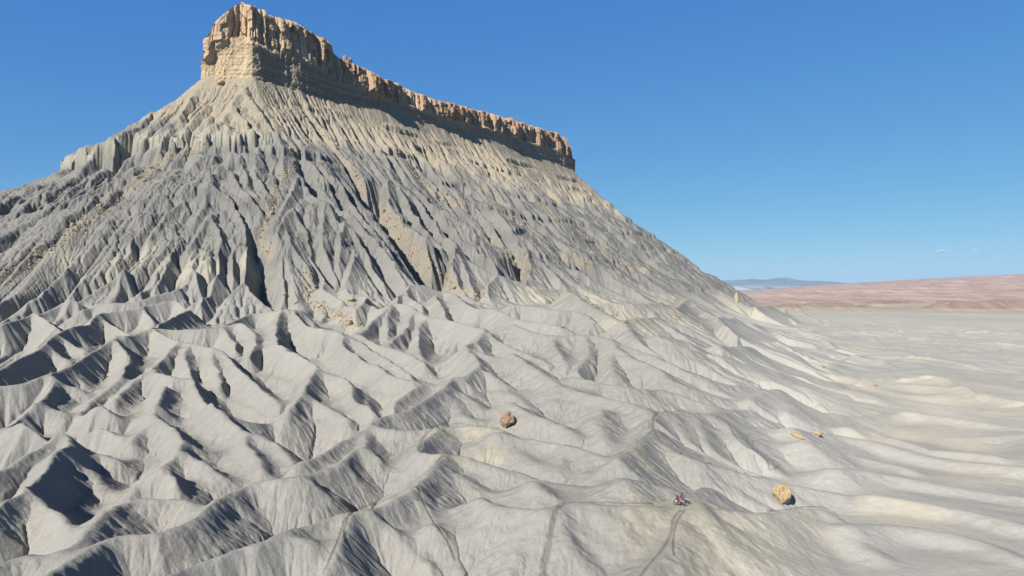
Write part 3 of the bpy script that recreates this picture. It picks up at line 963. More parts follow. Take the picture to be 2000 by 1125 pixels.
def shale_material():
    m, g = rough_mat('weathered_shale')
    at = g.n('ShaderNodeAttribute', attribute_name='ground_mix')
    sp = g.n('ShaderNodeSeparateColor')
    g.l(at.outputs['Color'], sp.inputs[0])
    p = g.pos()
    n1 = g.noise(p, 0.035, 5, 0.6)
    n2 = g.noise(p, 0.5, 5, 0.65)
    n3 = g.noise(p, 2.2, 6, 0.7)
    base = g.mix(g.ramp(n1, 0.35, 0.65), (0.252, 0.250, 0.236), (0.282, 0.274, 0.255))
    mtn = g.mix(g.ramp(n1, 0.35, 0.65), (0.162, 0.160, 0.154), (0.208, 0.203, 0.190))
    at2 = g.n('ShaderNodeAttribute', attribute_name='pale')
    base = g.mix(at2.outputs['Fac'], base, (0.365, 0.358, 0.335))
    c = g.mix(at.outputs['Alpha'], base, mtn)
    buff = g.mix(g.ramp(n2, 0.3, 0.7), (0.262, 0.225, 0.166), (0.322, 0.280, 0.213))
    c = g.mix(sp.outputs[0], c, buff)
    crm = g.mix(g.ramp(n2, 0.35, 0.7), (0.305, 0.290, 0.240), (0.335, 0.317, 0.265))
    crm = g.mix(at2.outputs['Fac'], crm, (0.425, 0.403, 0.345))
    c = g.mix(sp.outputs[1], c, crm)
    # mottling of the crust
    f = g.ramp(n2, 0.25, 0.75)
    mul = g.n('ShaderNodeMix', data_type='RGBA', blend_type='MULTIPLY')
    mul.inputs[0].default_value = 1.0
    g.l(c, mul.inputs[6])
    gray = g.mix(g.math('ADD', g.math('MULTIPLY', f, 0.6), g.math('MULTIPLY', g.ramp(n3, 0.3, 0.7), 0.4)), (0.86, 0.86, 0.86), (1.08, 1.08, 1.08))
    g.l(gray, mul.inputs[7])
    c = mul.outputs[2]
    c = g.mix(g.math('MULTIPLY', sp.outputs[2], 0.7), c, (0.14, 0.135, 0.12))
    g.l(c, g.bs.inputs['Base Color'])
    h = g.math('ADD', g.math('MULTIPLY', n2, 0.5), g.math('MULTIPLY', n3, 0.35))
    h = g.math('ADD', h, g.math('MULTIPLY', g.math('MULTIPLY', g.noise(p, 0.13, 6, 0.7), 3.2), at.outputs['Alpha']))
    g.bump(h, 0.7, 0.6)
    return m

SHALE = shale_material()
me = grid_mesh('ground', G.x, G.y, Z)
set_attr(me, 'ground_mix', tan, cream, track, dark)
pa = me.attributes.new('pale', 'FLOAT', 'POINT')
pa.data.foreach_set('value', (sstep(0.1, 0.7, PM) * (1 - MTN)).astype(np.float32).ravel())
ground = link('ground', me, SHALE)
ground['kind'] = 'structure'
print('ground', time.time() - T0)

# ------------------------------------------------------------------ the caprock cliff
SKYLINE = np.array([(380, 150), (388, 140), (391, 100), (399, 76), (414, 70), (418, 45), (440, 25), (459, 12), (462, 10), (471, 3), (480, 8), (498, 12), (502, 18), (518, 20), (520, 27), (550, 36), (575, 42), (600, 57), (624, 74),
    (627, 74), (640, 78), (646, 92), (655, 107), (662, 115), (680, 117), (692, 126), (715, 135), (740, 150), (780, 165), (815, 181), (850, 195), (890, 203), (920, 213), (950, 219), (984, 231), (986, 237), (989, 233), (1002, 232), (1008, 240),
    (1022, 239), (1026, 243), (1050, 248), (1074, 257), (1090, 259), (1094, 268), (1104, 268), (1106, 285), (1114, 287), (1118, 330), (1130, 335)], float)

def cliff():
    # even samples along the footprint
    P = np.vstack([FOOT, FOOT[:1]])
    ZB = np.append(FOOT_ZB, FOOT_ZB[0])
    seg = np.hypot(*np.diff(P, axis=0).T)
    cum = np.concatenate([[0], np.cumsum(seg)])
    S = np.arange(0, cum[-1], 0.9)
    n = len(S)
    px_, py_ = np.interp(S, cum, P[:, 0]), np.interp(S, cum, P[:, 1])
    zb = np.interp(S, cum, ZB)
    # smoothed outward normals
    tx = np.roll(px_, -4) - np.roll(px_, 4)
    ty = np.roll(py_, -4) - np.roll(py_, 4)
    L = np.hypot(tx, ty)
    nx, ny = ty / L, -tx / L
    for _ in range(10):
        nx = (np.roll(nx, 4) + nx + np.roll(nx, -4)) / 3
        ny = (np.roll(ny, 4) + ny + np.roll(ny, -4)) / 3
    L = np.hypot(nx, ny)
    nx, ny = nx / L, ny / L
    u = CX + FPX * px_ / py_
    front = (S > cum[4] - 4) & (S < cum[15])
    ztop = np.where(front, (CY - np.interp(u, SKYLINE[:, 0], SKYLINE[:, 1])) / FPX * py_, 335.0)
    one = np.zeros(n)
    zt0 = ztop.copy()
    def n1(wl, seed, o=1):
        return fbm(S, one, wl, o, seed)
    def cells(wl, seed, jit=0.35):
        q = S / wl + jit * vnoise(S / wl * 1.7, one, seed + 5)
        k = np.floor(q)
        fr = q - k
        return _hash(k.astype(np.int32), np.zeros(n, np.int32), seed) - 0.5, np.minimum(fr, 1 - fr) * wl
    c1, e1 = cells(17.0, 1)
    c2, e2 = cells(7.5, 2)
    c3, e3 = cells(44.0, 3)
    calm = 0.35 + 0.65 * sstep(60, 110, np.abs(S - cum[6]))
    ztop = ztop + calm * (c1 * 3.0 + c2 * 1.6 - 3.0 * np.exp(-e1 / 0.9) * (c2 > 0))
    rows = 96
    t = np.linspace(0, 1, rows)
    X = np.zeros((rows, n)); Y = np.zeros((rows, n)); ZZ = np.zeros((rows, n))
    SS = np.broadcast_to(S, (rows, n))
    TT = np.broadcast_to(t[:, None], (rows, n))
    Hh = ztop - (zb - 24)
    zz = (zb - 24)[None, :] + TT * Hh[None, :]
    # the break between thin-bedded shale below and massive jointed sandstone above
    tb = 0.55 + 0.10 * fbm(S, one, 70, 2, 21) + 0.05 * c1
    up = sstep(-0.03, 0.05, TT - tb[None, :])
    off = 6.0 * (1 - TT) ** 1.3                                           # batter
    big = fbm(SS, zz * 0.25, 90, 2, 31) * 26 + fbm(SS, zz * 0.35, 34, 2, 32) * 12
    off = off + big * (0.35 + 0.65 * up)
    rid = 1 - 2 * np.abs(fbm(SS, zz * 0.12, 9, 2, 33))
    off = off + (1 - up) * (rid * 1.8 + fbm(SS, zz, 5, 3, 34) * 1.6)        # fluted lower cliff
    row_k = np.floor(zz / 11.0 + c1[None, :] * 1.4)
    blk = _hash((np.floor(SS / 8.0 + 0.25 * row_k)).astype(np.int32), row_k.astype(np.int32), 7) - 0.5
    off = off + up * (c3[None, :] * 13.0 + c1[None, :] * 11.0 + blk * 6.5)    # joint blocks
    off = off - up * (4.2 * np.exp(-e1 / 1.0) + 1.5 * np.exp(-e2 / 0.6) + 4.0 * np.exp(-e3 / 1.3))[None, :]
    off = off + 1.8 * (1 - up) * sstep(-0.10, -0.01, TT - tb[None, :])
    off = off - 5.0 * up * (TT - tb[None, :]) - 1.2 * sstep(0.97, 1.0, TT)
    beds = np.sin(zz * 1.25 + fbm(SS, zz, 60, 2, 35) * 4) * 0.5 + np.sin(zz * 0.47 + 1) * 0.7
    off = off + beds * 0.2 * (1 - 0.4 * up)
    off = off + fbm(SS, zz, 2.6, 3, 36) * 1.1
    X = px_[None, :] + nx[None, :] * off
    Y = py_[None, :] + ny[None, :] * off
    u2 = CX + FPX * X[-1] / Y[-1]
    zt2 = np.where(front, (CY - np.interp(u2, SKYLINE[:, 0], SKYLINE[:, 1])) / FPX * Y[-1], 335.0) + (ztop - zt0)
    zz = (zb - 24)[None, :] + TT * (zt2 - (zb - 24))[None, :]
    ztop = zt2
    # top: two rings running inwards
    ins = []
    for w, dz in ((3.0, 0.6), (9.0, 1.2), (26.0, 1.5)):
        o2 = off[-1] - w
        ins.append((px_ + nx * o2, py_ + ny * o2, ztop + dz * 0.5 + fbm(px_, py_, 7, 2, 38) * 1.5))
    X = np.vstack([X] + [i[0][None] for i in ins])
    Y = np.vstack([Y] + [i[1][None] for i in ins])
    ZZ = np.vstack([zz] + [i[2][None] for i in ins])
    TT2 = np.vstack([TT] + [np.ones((1, n))] * 3)
    close = lambda a: np.hstack([a, a[:, :1]])
    X, Y, ZZ = close(X), close(Y), close(ZZ)
    me = grid_mesh('butte_cliff', X, Y, ZZ)
    red = np.clip(up * 0.8 + 0.0 * TT, 0, 1)
    red = red * np.clip(0.45 + 1.2 * fbm(SS, zz * 0.6, 40, 3, 39) - 0.25 + 0.75 * sstep(200, 900, SS - cum[6]) * (SS < cum[15]) + 0.5 * c1[None, :], 0, 1)
    red = np.vstack([red, np.repeat(red[-1:], 3, 0)])
    TTb = np.vstack([TT - tb[None, :], np.repeat((1 - tb)[None, :], 3, 0)])
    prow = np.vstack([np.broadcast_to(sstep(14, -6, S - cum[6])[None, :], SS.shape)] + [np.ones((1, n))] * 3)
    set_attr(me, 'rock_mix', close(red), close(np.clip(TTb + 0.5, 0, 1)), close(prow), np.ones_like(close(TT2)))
    return me

def cliff_material():
    m, g = rough_mat('caprock_sandstone')
    at = g.n('ShaderNodeAttribute', attribute_name='rock_mix')
    sp = g.n('ShaderNodeSeparateColor')
    g.l(at.outputs['Color'], sp.inputs[0])
    p = g.pos()
    n1 = g.noise(p, 0.06, 5, 0.6)
    n2 = g.noise(p, 0.6, 5, 0.65)
    streak = g.noise(g.pos(0.28, 0.28, 0.03), 1.0, 5, 0.65)
    beds = g.noise(g.pos(0.01, 0.01, 0.55), 1.0, 4, 0.6)
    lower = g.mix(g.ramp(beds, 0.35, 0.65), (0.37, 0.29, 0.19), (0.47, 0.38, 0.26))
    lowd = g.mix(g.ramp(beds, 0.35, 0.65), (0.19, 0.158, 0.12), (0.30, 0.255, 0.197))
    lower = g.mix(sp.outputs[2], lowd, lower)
    upperc = g.mix(g.ramp(n1, 0.35, 0.65), (0.43, 0.305, 0.20), (0.50, 0.385, 0.27))
    red = g.mix(g.ramp(n2, 0.3, 0.7), (0.255, 0.135, 0.08), (0.32, 0.19, 0.12))
    upperc = g.mix(sp.outputs[0], upperc, red)
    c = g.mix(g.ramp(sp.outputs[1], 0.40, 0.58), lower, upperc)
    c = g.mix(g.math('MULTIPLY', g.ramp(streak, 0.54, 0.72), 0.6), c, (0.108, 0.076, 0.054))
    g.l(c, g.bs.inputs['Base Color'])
    g.bump(g.math('ADD', n2, g.math('MULTIPLY', beds, 0.6)), 0.7, 1.2)
    return m

CLIFF = cliff_material()
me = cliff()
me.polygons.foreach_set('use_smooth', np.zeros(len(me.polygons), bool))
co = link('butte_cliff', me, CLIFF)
co['kind'] = 'structure'

# ------------------------------------------------------------------ far country: plain, red hills, blue mountains
def polar(nr, nt, r0, r1, th0, th1):
    r = np.exp(np.linspace(math.log(r0), math.log(r1), nr))[:, None]
    th = np.linspace(th0, th1, nt)[None, :]
    return r * np.sin(th), r * np.cos(th)

X, Y = polar(260, 300, 2350, 48000, -1.3, 1.3)
zp = -83 + fbm(X, Y, 500, 4, 501) * 5 * sstep(2300, 3000, np.hypot(X, Y)) - 2 * sstep(2300, 2600, np.hypot(X, Y))
m, g = rough_mat('desert_plain')
p = g.pos()
f = g.ramp(g.noise(g.pos(0.3, 1, 1), 0.0022, 6, 0.65), 0.38, 0.62)
c = g.mix(f, (0.31, 0.265, 0.215), (0.36, 0.325, 0.26))
g.l(c, g.bs.inputs['Base Color'])
pl = link('plain', grid_mesh('plain', X, Y, zp), m)
pl['kind'] = 'structure'

def red_hills():
    X, Y = polar(420, 700, 2450, 12500, 0.12, 1.15)
    u = X / Y
    px = CX + FPX * np.clip(u, 0, 2)
    sky_y = np.interp(px, [1380, 1480, 1530, 1600, 1700, 1800, 1900, 2000, 2200, 2600], [570, 567, 563, 557, 552.5, 546, 541, 536.5, 530, 525])
    r = np.hypot(X, Y)
    top = (CY - sky_y) / FPX * 9500 * np.cos(np.arctan(u)) / np.cos(np.arctan(u))
    f = sstep(2550, 9500, Y)
    f = 0.25 * sstep(2700, 4200, Y) + 0.75 * sstep(3600, 9500, Y)
    z = -86 + (top + 86) * f
    amp = 42 * sstep(2700, 6000, Y) + 3
    rid = 0.5 - np.abs(fbm(X, Y, 620, 6, 511, 0.6))
    z = z + (rid - 0.3) * amp * 1.3 * (1 - 0.6 * sstep(7500, 9500, Y)) + fbm(X, Y, 160, 4, 515) * 7 * sstep(2700, 4000, Y)
    # low brown scarps at the front of the hills
    wob = fbm(X, Y * 0.3, 240, 4, 521)
    sc_ = np.zeros_like(z)
    for u0, u1, Yc, hh in ((0.36, 0.54, 2720, 20), (0.60, 1.4, 2640, 27), (0.50, 0.75, 3150, 15)):
        prof_ = np.exp(-((Y - Yc - 160 * wob) / 90.0) ** 2) * sstep(u0 - .03, u0 + .04, u) * sstep(u1 + .03, u1 - .04, u)
        sc_ = np.maximum(sc_, prof_ * np.clip(0.8 + 1.5 * fbm(X, Y * 0.2, 75, 4, 523, 0.65), 0.1, 1.3) * hh)
    z = z + sc_
    sc_ = sstep(7.0, 11.0, sc_)
    z = np.where(Y > 9500, z - (Y - 9500) * 0.05, z)
    return X, Y, z, np.clip(sc_, 0, 1)

X, Y, zr, scarp = red_hills()
me = grid_mesh('red_hills', X, Y, zr)
set_attr(me, 'hill_mix', scarp, sstep(2600, 3600, Y), sstep(5000, 9000, Y), np.ones_like(Y))
m, g = rough_mat('red_beds')
at = g.n('ShaderNodeAttribute', attribute_name='hill_mix')
sp = g.n('ShaderNodeSeparateColor')
g.l(at.outputs['Color'], sp.inputs[0])
n1 = g.noise(g.pos(1, 0.12, 8), 0.006, 8, 0.7)
n2 = g.noise(g.pos(1, 0.12, 8), 0.017, 7, 0.7)
c = g.mix(g.ramp(n1, 0.40, 0.60), (0.335, 0.22, 0.18), (0.43, 0.325, 0.275))
c = g.mix(g.math('MULTIPLY', sp.outputs[2], 0.75), c, (0.315, 0.235, 0.208))
c = g.mix(g.ramp(n2, 0.54, 0.66), c, (0.41, 0.36, 0.32))
c = g.mix(g.math('MULTIPLY', g.ramp(n2, 0.48, 0.34), 0.5), c, (0.20, 0.145, 0.13))
c = g.mix(sp.outputs[1], (0.34, 0.295, 0.22), c)
c = g.mix(sp.outputs[0], c, (0.25, 0.19, 0.15))
g.l(c, g.bs.inputs['Base Color'])
rh = link('red_hills', me, m)
rh['kind'] = 'structure'

def far_mountains():
    D0 = 36000.0
    u = np.linspace(0.20, 0.62, 420)
    px = CX + FPX * u
    sky_y = np.interp(px, [1280, 1350, 1430, 1470, 1483, 1500, 1518, 1530, 1542, 1556, 1575, 1600, 1625, 1655, 1668, 1690, 1705, 1730, 1800], [552, 549, 547.5, 545, 546, 546, 543, 542.2, 542.5, 546.5, 548, 548.2, 550, 553, 553.5, 550.8, 552.5, 555, 560])
    rows = 60
    t = np.linspace(0, 1, rows)[:, None]
    Yd = D0 - 9000 * (1 - t) + 0 * u[None, :]
    crest = (CY - sky_y) / FPX * D0
    prof = t ** 1.5
    z = -110 + (crest + 110)[None, :] * prof
    X = u[None, :] * Yd
    z = z + fbm(X, Yd, 1800, 5, 531, 0.55) * 150 * np.sin(np.pi * t) * (crest[None, :] > 0)
    back = np.linspace(0, 1, 8)[1:, None]
    Yb = D0 + 6000 * back + 0 * u[None, :]
    zb = crest[None, :] * (1 - back) - 110 * back
    return np.vstack([X, u[None, :] * Yb]), np.vstack([Yd, Yb]), np.vstack([z, zb])

X, Y, zm = far_mountains()
m, g = rough_mat('forested_mountain')
n1 = g.noise(g.pos(1, 0.4, 3), 0.0006, 6, 0.65)
c = g.mix(g.ramp(n1, 0.35, 0.65), (0.07, 0.085, 0.075), (0.17, 0.165, 0.14))
gz = g.n('ShaderNodeSeparateXYZ')
g.l(g.pos(), gz.inputs[0])
foot = g.math('MULTIPLY', g.ramp(gz.outputs[2], 150.0, 40.0), g.ramp(n1, 0.40, 0.55))
c = g.mix(foot, c, (0.55, 0.48, 0.42))
g.l(c, g.bs.inputs['Base Color'])
fm = link('far_mountains', grid_mesh('far_mountains', X, Y, zm), m)
fm['kind'] = 'structure'

# ------------------------------------------------------------------ boulders
from mathutils import noise as mnoise

def rock_material(name, c1, c2, base=None, dark=(0.11, 0.085, 0.065)):
    m, g = rough_mat(name)
    tc = g.n('ShaderNodeTexCoord')
    n1 = g.noise(tc.outputs['Object'], 0.9, 6, 0.65)
    n2 = g.noise(tc.outputs['Object'], 4.0, 5, 0.7)
    c = g.mix(g.ramp(n1, 0.35, 0.65), c1, c2)
    c = g.mix(g.math('MULTIPLY', g.ramp(n2, 0.58, 0.72), 0.55), c, dark)
    if base:
        sx = g.n('ShaderNodeSeparateXYZ')
        g.l(tc.outputs['Generated'], sx.inputs[0])
        hgt = g.math('ADD', sx.outputs[2], g.math('MULTIPLY', n1, 0.25))
        c = g.mix(g.ramp(hgt, 0.42, 0.30), c, base)
    g.l(c, g.bs.inputs['Base Color'])
    g.bump(g.math('ADD', n1, g.math('MULTIPLY', n2, 0.5)), 0.8, 0.35)
    return m

TAN_ROCK = rock_material('tan_sandstone', (0.36, 0.265, 0.16), (0.43, 0.33, 0.21), (0.45, 0.41, 0.35))
BROWN_ROCK = rock_material('brown_sandstone', (0.24, 0.165, 0.115), (0.32, 0.24, 0.165), (0.42, 0.38, 0.33))
ORANGE_ROCK = rock_material('orange_sandstone', (0.34, 0.22, 0.13), (0.41, 0.29, 0.18))
YELLOW_ROCK = rock_material('yellow_sandstone', (0.36, 0.31, 0.19), (0.41, 0.36, 0.24))
SCREE_ROCK = rock_material('scree_sandstone', (0.275, 0.225, 0.165), (0.34, 0.285, 0.215))
RED_ROCK = rock_material('red_sandstone', (0.26, 0.14, 0.085), (0.33, 0.20, 0.125))

def rock_mesh(name, seed, sx, sy, sz, sub=4, rough=0.16, planes=9, taper=0.0):
    rnd = random.Random(seed)
    bm = bmesh.new()
    bmesh.ops.create_icosphere(bm, subdivisions=sub, radius=1.0)
    off = Vector((rnd.uniform(-50, 50), rnd.uniform(-50, 50), rnd.uniform(-50, 50)))
    cuts = []
    for _ in range(planes):
        d = Vector((rnd.gauss(0, 1), rnd.gauss(0, 1), rnd.gauss(0, 0.8))).normalized()
        cuts.append((d, rnd.uniform(0.68, 0.92)))
    for v in bm.verts:
        p = v.co.copy()
        for d, h in cuts:
            e = p.dot(d) - h
            if e > 0:
                p -= d * e * 0.85
        q = v.co * 1.1 + off
        p *= 1 + rough * (mnoise.fractal(q, 1.0, 2.0, 4)) + 0.5 * rough * mnoise.noise(q * 4.5)
        k = 1 - taper * (p.z * 0.5 + 0.5)
        v.co = Vector((p.x * sx * k, p.y * sy * k, p.z * sz))
    for f in bm.faces:
        f.smooth = False
    me = bpy.data.meshes.new(name)
    bm.to_mesh(me)
    bm.free()
    return me

def boulder(name, px, py, wpx, hpx, seed, mat, label, cat='boulder', group=None, rot=0.0, tilt=0.0, depth=1.0, sink=0.18, sub=4, taper=0.0, at=None, rough=0.16):
    p = on_ground(px, py) if at is None else at
    k = p.y / FPX
    w, h = wpx * k / 2, hpx * k / 2
    o = link(name, rock_mesh(name, seed, w, w * depth, h, sub, rough, taper=taper), mat)
    o.location = p + Vector((0, w * 0.4, h * (1 - 2 * sink)))
    o.rotation_euler = (0, tilt, rot)
    o['label'], o['category'] = label, cat
    if group:
        o['group'] = group
    return o

boulder('boulder', 1531, 985, 37, 39, 3, TAN_ROCK, 'large rounded tan boulder on the flat just right of the two dirt bikes', rot=0.4, rough=0.2, sub=5, sink=0.08)
boulder('boulder', 992, 836, 27, 33, 12, BROWN_ROCK, 'tall craggy brown boulder on the grey slope above the yellow crest', rot=1.1, rough=0.3, sub=5, sink=0.08)
boulder('boulder', 1559, 857, 29, 11, 21, TAN_ROCK, 'long flat tan boulder lying tilted on the grey flat, beside a small round one', rot=-0.5, tilt=0.42, depth=0.5, sink=0.02)
boulder('boulder', 1598, 852, 17, 12, 33, TAN_ROCK, 'small rounded tan boulder on the grey flat, right of the long tilted one', rot=0.3, sink=0.1)
boulder('boulder', 685, 589, 15, 10, 41, TAN_ROCK, 'orange tan boulder alone on the grey hills below the main rubble chute', sink=0.12)
boulder('rock_pillar', 1439, 591, 11, 23, 52, YELLOW_ROCK, 'pale yellow rock pillar standing at the right foot of the butte', 'rock pillar', taper=0.35, rough=0.1)
boulder('boulder', 608, 164, 19, 12, 63, ORANGE_ROCK, 'broad orange boulder on debris under the shaded cliff wall', sink=0.1)
boulder('boulder', 430, 166, 17, 12, 71, ORANGE_ROCK, 'square orange boulder on the slope under the sunlit end of the cliff', sink=0.1)
boulder('boulder', 281, 354, 10, 7, 83, ORANGE_ROCK, 'orange boulder on the tan rubble streak below the pale cliff band', sink=0.15, sub=3)
boulder('boulder', 555, 577, 8, 8, 91, TAN_ROCK, 'topmost boulder beside the pale winding gully at the foot of the butte', group='boulders along the pale winding gully', sub=3)
boulder('boulder', 578, 594, 9, 8, 92, TAN_ROCK, 'second boulder down beside the pale winding gully at the foot of the butte', group='boulders along the pale winding gully', sub=3)
boulder('boulder', 624, 600, 12, 8, 93, TAN_ROCK, 'third boulder down beside the pale winding gully at the foot of the butte', group='boulders along the pale winding gully', sub=3)
boulder('boulder', 664, 615, 13, 8, 94, ORANGE_ROCK, 'lowest and widest boulder beside the pale winding gully at the foot of the butte', group='boulders along the pale winding gully', sub=3)
boulder('boulder', 1607, 717, 9, 5, 101, ORANGE_ROCK, 'tiny orange boulder on the ribbed grey flats below the pale yellow hills', sub=3)
boulder('boulder', 1710, 754, 9, 4, 102, ORANGE_ROCK, 'tiny flat orange boulder at the edge of the pale wash on the right', sub=3)
boulder('boulder', 1221, 631, 8, 8, 103, BROWN_ROCK, 'dark little boulder on the pale crest in front of the butte', sub=3)
boulder('boulder', 1097, 641, 7, 6, 104, BROWN_ROCK, 'dark little boulder on a grey crest left of the pale crest', sub=3)
# blocks standing on the rim of the caprock
for px, py, w, h, sd, lb in ((673, 119, 12, 15, 111, 'taller red rock pinnacle on the cliff rim, where the skyline steps down'), (684, 121, 9, 12, 112, 'shorter red rock pinnacle on the cliff rim, right of the taller one')):
    u = (px - CX) / FPX
    best = None
    for i in range(6, 14):
        (ax, ay), (bx, by) = FOOT[i], FOOT[i + 1]
        den = (bx - ax) - u * (by - ay)
        t = (u * ay - ax) / den
        if 0 <= t <= 1:
            best = ay + t * (by - ay)
            break
    Y = best + 6
    boulder('rock_pinnacle', 0, 0, w, h, sd, RED_ROCK, lb, 'rock pinnacle', group='pinnacles on the cliff rim', at=Vector((u * Y, Y, (CY - py) / FPX * Y)), taper=0.25, sub=3)

# loose blocks in the chutes: the larger ones each an object, the fine rubble one heap
rnd = random.Random(5)
ii, jj = np.nonzero((rubble > 0.45) & (G.r > 300) & (np.abs(G.th[None, :] + 0 * G.r) < 0.66))
wts = G.area[ii, jj]
cum_w = np.cumsum(wts) / wts.sum()
protos = [rock_mesh('scree_boulder', 300 + k, 1.0, rnd.uniform(0.7, 1.0), rnd.uniform(0.6, 0.85), 3, 0.2) for k in range(6)]
for k, pm_ in enumerate(protos):
    pm_.materials.append((SCREE_ROCK, SCREE_ROCK, BROWN_ROCK)[k % 3])
for k in range(110):
    q = int(np.searchsorted(cum_w, rnd.random()))
    x_, y_, z_ = G.x[ii[q], jj[q]], G.y[ii[q], jj[q]], Z[ii[q], jj[q]]
    o = bpy.data.objects.new('scree_boulder', protos[k % 6])
    col.objects.link(o)
    sz = 0.9 + 1.9 * rnd.random() ** 2
    o.scale = (sz, sz, sz)
    o.location = (x_ + rnd.uniform(-1, 1), y_ + rnd.uniform(-1, 1), z_ + 0.25 * sz)
    o.rotation_euler = (rnd.uniform(-.4, .4), rnd.uniform(-.4, .4), rnd.uniform(0, 6.28))
    o['label'], o['category'], o['group'] = 'angular tan boulder lying in a rubble chute on the butte flank', 'boulder', 'boulders in the rubble chutes'

def rubble_mesh():
    rs = np.random.RandomState(8)
    bm = bmesh.new()
    bmesh.ops.create_icosphere(bm, subdivisions=1, radius=1.0)
    bv = np.array([v.co[:] for v in bm.verts])
    bf = np.array([[v.index for v in f.verts] for f in bm.faces])
    bm.free()
    n = 6500
    q = np.searchsorted(cum_w, rs.rand(n))
    # some debris also lies thinly under the cliffs
    mi, mj = np.nonzero((DFT > 4) & (DFT < 200) & (G.x / G.y > -0.6) & (MTN > 0.9))
    w2 = G.area[mi, mj] * np.exp(-DFT[mi, mj] / 80.0)
    c2_ = np.cumsum(w2) / w2.sum()
    q2 = np.searchsorted(c2_, rs.rand(2600))
    I = np.concatenate([ii[np.minimum(q, len(ii) - 1)], mi[np.minimum(q2, len(mi) - 1)]])
    J = np.concatenate([jj[np.minimum(q, len(jj) - 1)], mj[np.minimum(q2, len(mj) - 1)]])
    n = len(I)
    P = np.stack([G.x[I, J], G.y[I, J], Z[I, J]], -1)
    P[:, :2] += rs.uniform(-.8, .8, (n, 2))
    sz = 0.28 + 0.75 * rs.rand(n) ** 3
    V = bv[None] * (1 + 0.5 * (rs.rand(n, len(bv), 1) - 0.5)) * sz[:, None, None] * (0.6 + 0.8 * rs.rand(n, 1, 3))
    V = V + P[:, None] + np.array([0, 0, 0.1])
    F = (bf[None] + (np.arange(n) * len(bv))[:, None, None]).reshape(-1, 3)
    me = bpy.data.meshes.new('rubble')
    me.vertices.add(n * len(bv))
    me.vertices.foreach_set('co', V.astype(np.float32).ravel())
    me.loops.add(F.size)
    me.loops.foreach_set('vertex_index', F.astype(np.int32).ravel())
    me.polygons.add(len(F))
    me.polygons.foreach_set('loop_start', np.arange(0, F.size, 3, dtype=np.int32))
    me.update()
    return me

m, g = rough_mat('loose_rubble')
n1 = g.noise(g.pos(), 0.35, 3, 0.6)
g.l(g.mix(g.ramp(n1, 0.35, 0.65), (0.245, 0.21, 0.16), (0.31, 0.268, 0.21)), g.bs.inputs['Base Color'])
rb = link('rubble', rubble_mesh(), m)
rb['kind'] = 'stuff'

# ------------------------------------------------------------------ dirt bikes and riders
def paint(name, c, r=0.45, metal=0.0):
    m, t, b = new_mat(name)
    g = N(m)
    tc = g.n('ShaderNodeTexCoord')
    n = g.noise(tc.outputs['Object'], 9.0, 4, 0.6)
    g.l(g.mix(g.ramp(n, 0.45, 0.75), c, tuple(0.55 * a + 0.45 * d for a, d in zip(c, (0.25, 0.24, 0.21)))), b.inputs['Base Color'])
    b.inputs['Roughness'].default_value = r
    b.inputs['Metallic'].default_value = metal
    return m

RED_P = paint('red_plastic', (0.42, 0.02, 0.045))
WHITE_P = paint('white_plastic', (0.62, 0.60, 0.58))
BLACK_P = paint('black_plastic', (0.02, 0.02, 0.022))
GREY_P = paint('grey_plastic', (0.16, 0.16, 0.165))
RUBBER = paint('dusty_rubber', (0.03, 0.03, 0.03), 0.9)
STEEL = paint('steel', (0.35, 0.35, 0.35), 0.4, 0.8)
DARKCLOTH = paint('dark_riding_cloth', (0.018, 0.018, 0.022), 0.9)
REDCLOTH = paint('red_riding_cloth', (0.22, 0.03, 0.05), 0.9)
HELMET_B = paint('black_helmet', (0.015, 0.015, 0.017), 0.35)
SKIN = paint('skin', (0.40, 0.25, 0.18), 0.6)

def tube(bm, pts, r, seg=8, closed=False):
    pts = [Vector(p) for p in pts]
    rs = r if isinstance(r, (list, tuple)) else [r] * len(pts)
    rings = []
    n = len(pts)
    for i, p in enumerate(pts):
        a = pts[(i - 1) % n] if (closed or i > 0) else p
        b = pts[(i + 1) % n] if (closed or i < n - 1) else p
        d = (b - a).normalized()
        up = Vector((0, 1, 0)) if abs(d.y) < 0.9 else Vector((1, 0, 0))
        s1 = d.cross(up).normalized()
        s2 = d.cross(s1).normalized()
        rings.append([bm.verts.new(p + (s1 * math.cos(2 * math.pi * k / seg) + s2 * math.sin(2 * math.pi * k / seg)) * rs[i]) for k in range(seg)])
    for i in range(n if closed else n - 1):
        A, B = rings[i], rings[(i + 1) % n]
        for k in range(seg):
            bm.faces.new((A[k], A[(k + 1) % seg], B[(k + 1) % seg], B[k]))
    if not closed:
        bm.faces.new(rings[0])
        bm.faces.new(rings[-1][::-1])

def slab(bm, prof, w0, w1=None):
    """a plate: side profile in x,z swept across y with half width given per profile point"""
    w1 = w1 or w0
    n = len(prof)
    ws = [w0 + (w1 - w0) * i / (n - 1) for i in range(n)]
    L = [bm.verts.new((x, -w, z)) for (x, z), w in zip(prof, ws)]
    Rr = [bm.verts.new((x, w, z)) for (x, z), w in zip(prof, ws)]
    for i in range(n):
        j = (i + 1) % n
        bm.faces.new((L[i], L[j], Rr[j], Rr[i]))
    bm.faces.new(L[::-1])
    bm.faces.new(Rr)

def part(name, build, mat, parent, bevel=0.0):
    bm = bmesh.new()
    build(bm)
    if bevel:
        bmesh.ops.bevel(bm, geom=bm.edges[:], offset=bevel, segments=2, affect='EDGES', clamp_overlap=True)
    bmesh.ops.recalc_face_normals(bm, faces=bm.faces[:])
    for f in bm.faces:
        f.smooth = True
    me = bpy.data.meshes.new(name)
    bm.to_mesh(me)
    bm.free()
    return link(name, me, mat, parent)

def empty(name, loc, label, cat, group=None):
    o = bpy.data.objects.new(name, None)
    col.objects.link(o)
    o.location = loc
    o['label'], o['category'] = label, cat
    if group:
        o['group'] = group
    return o

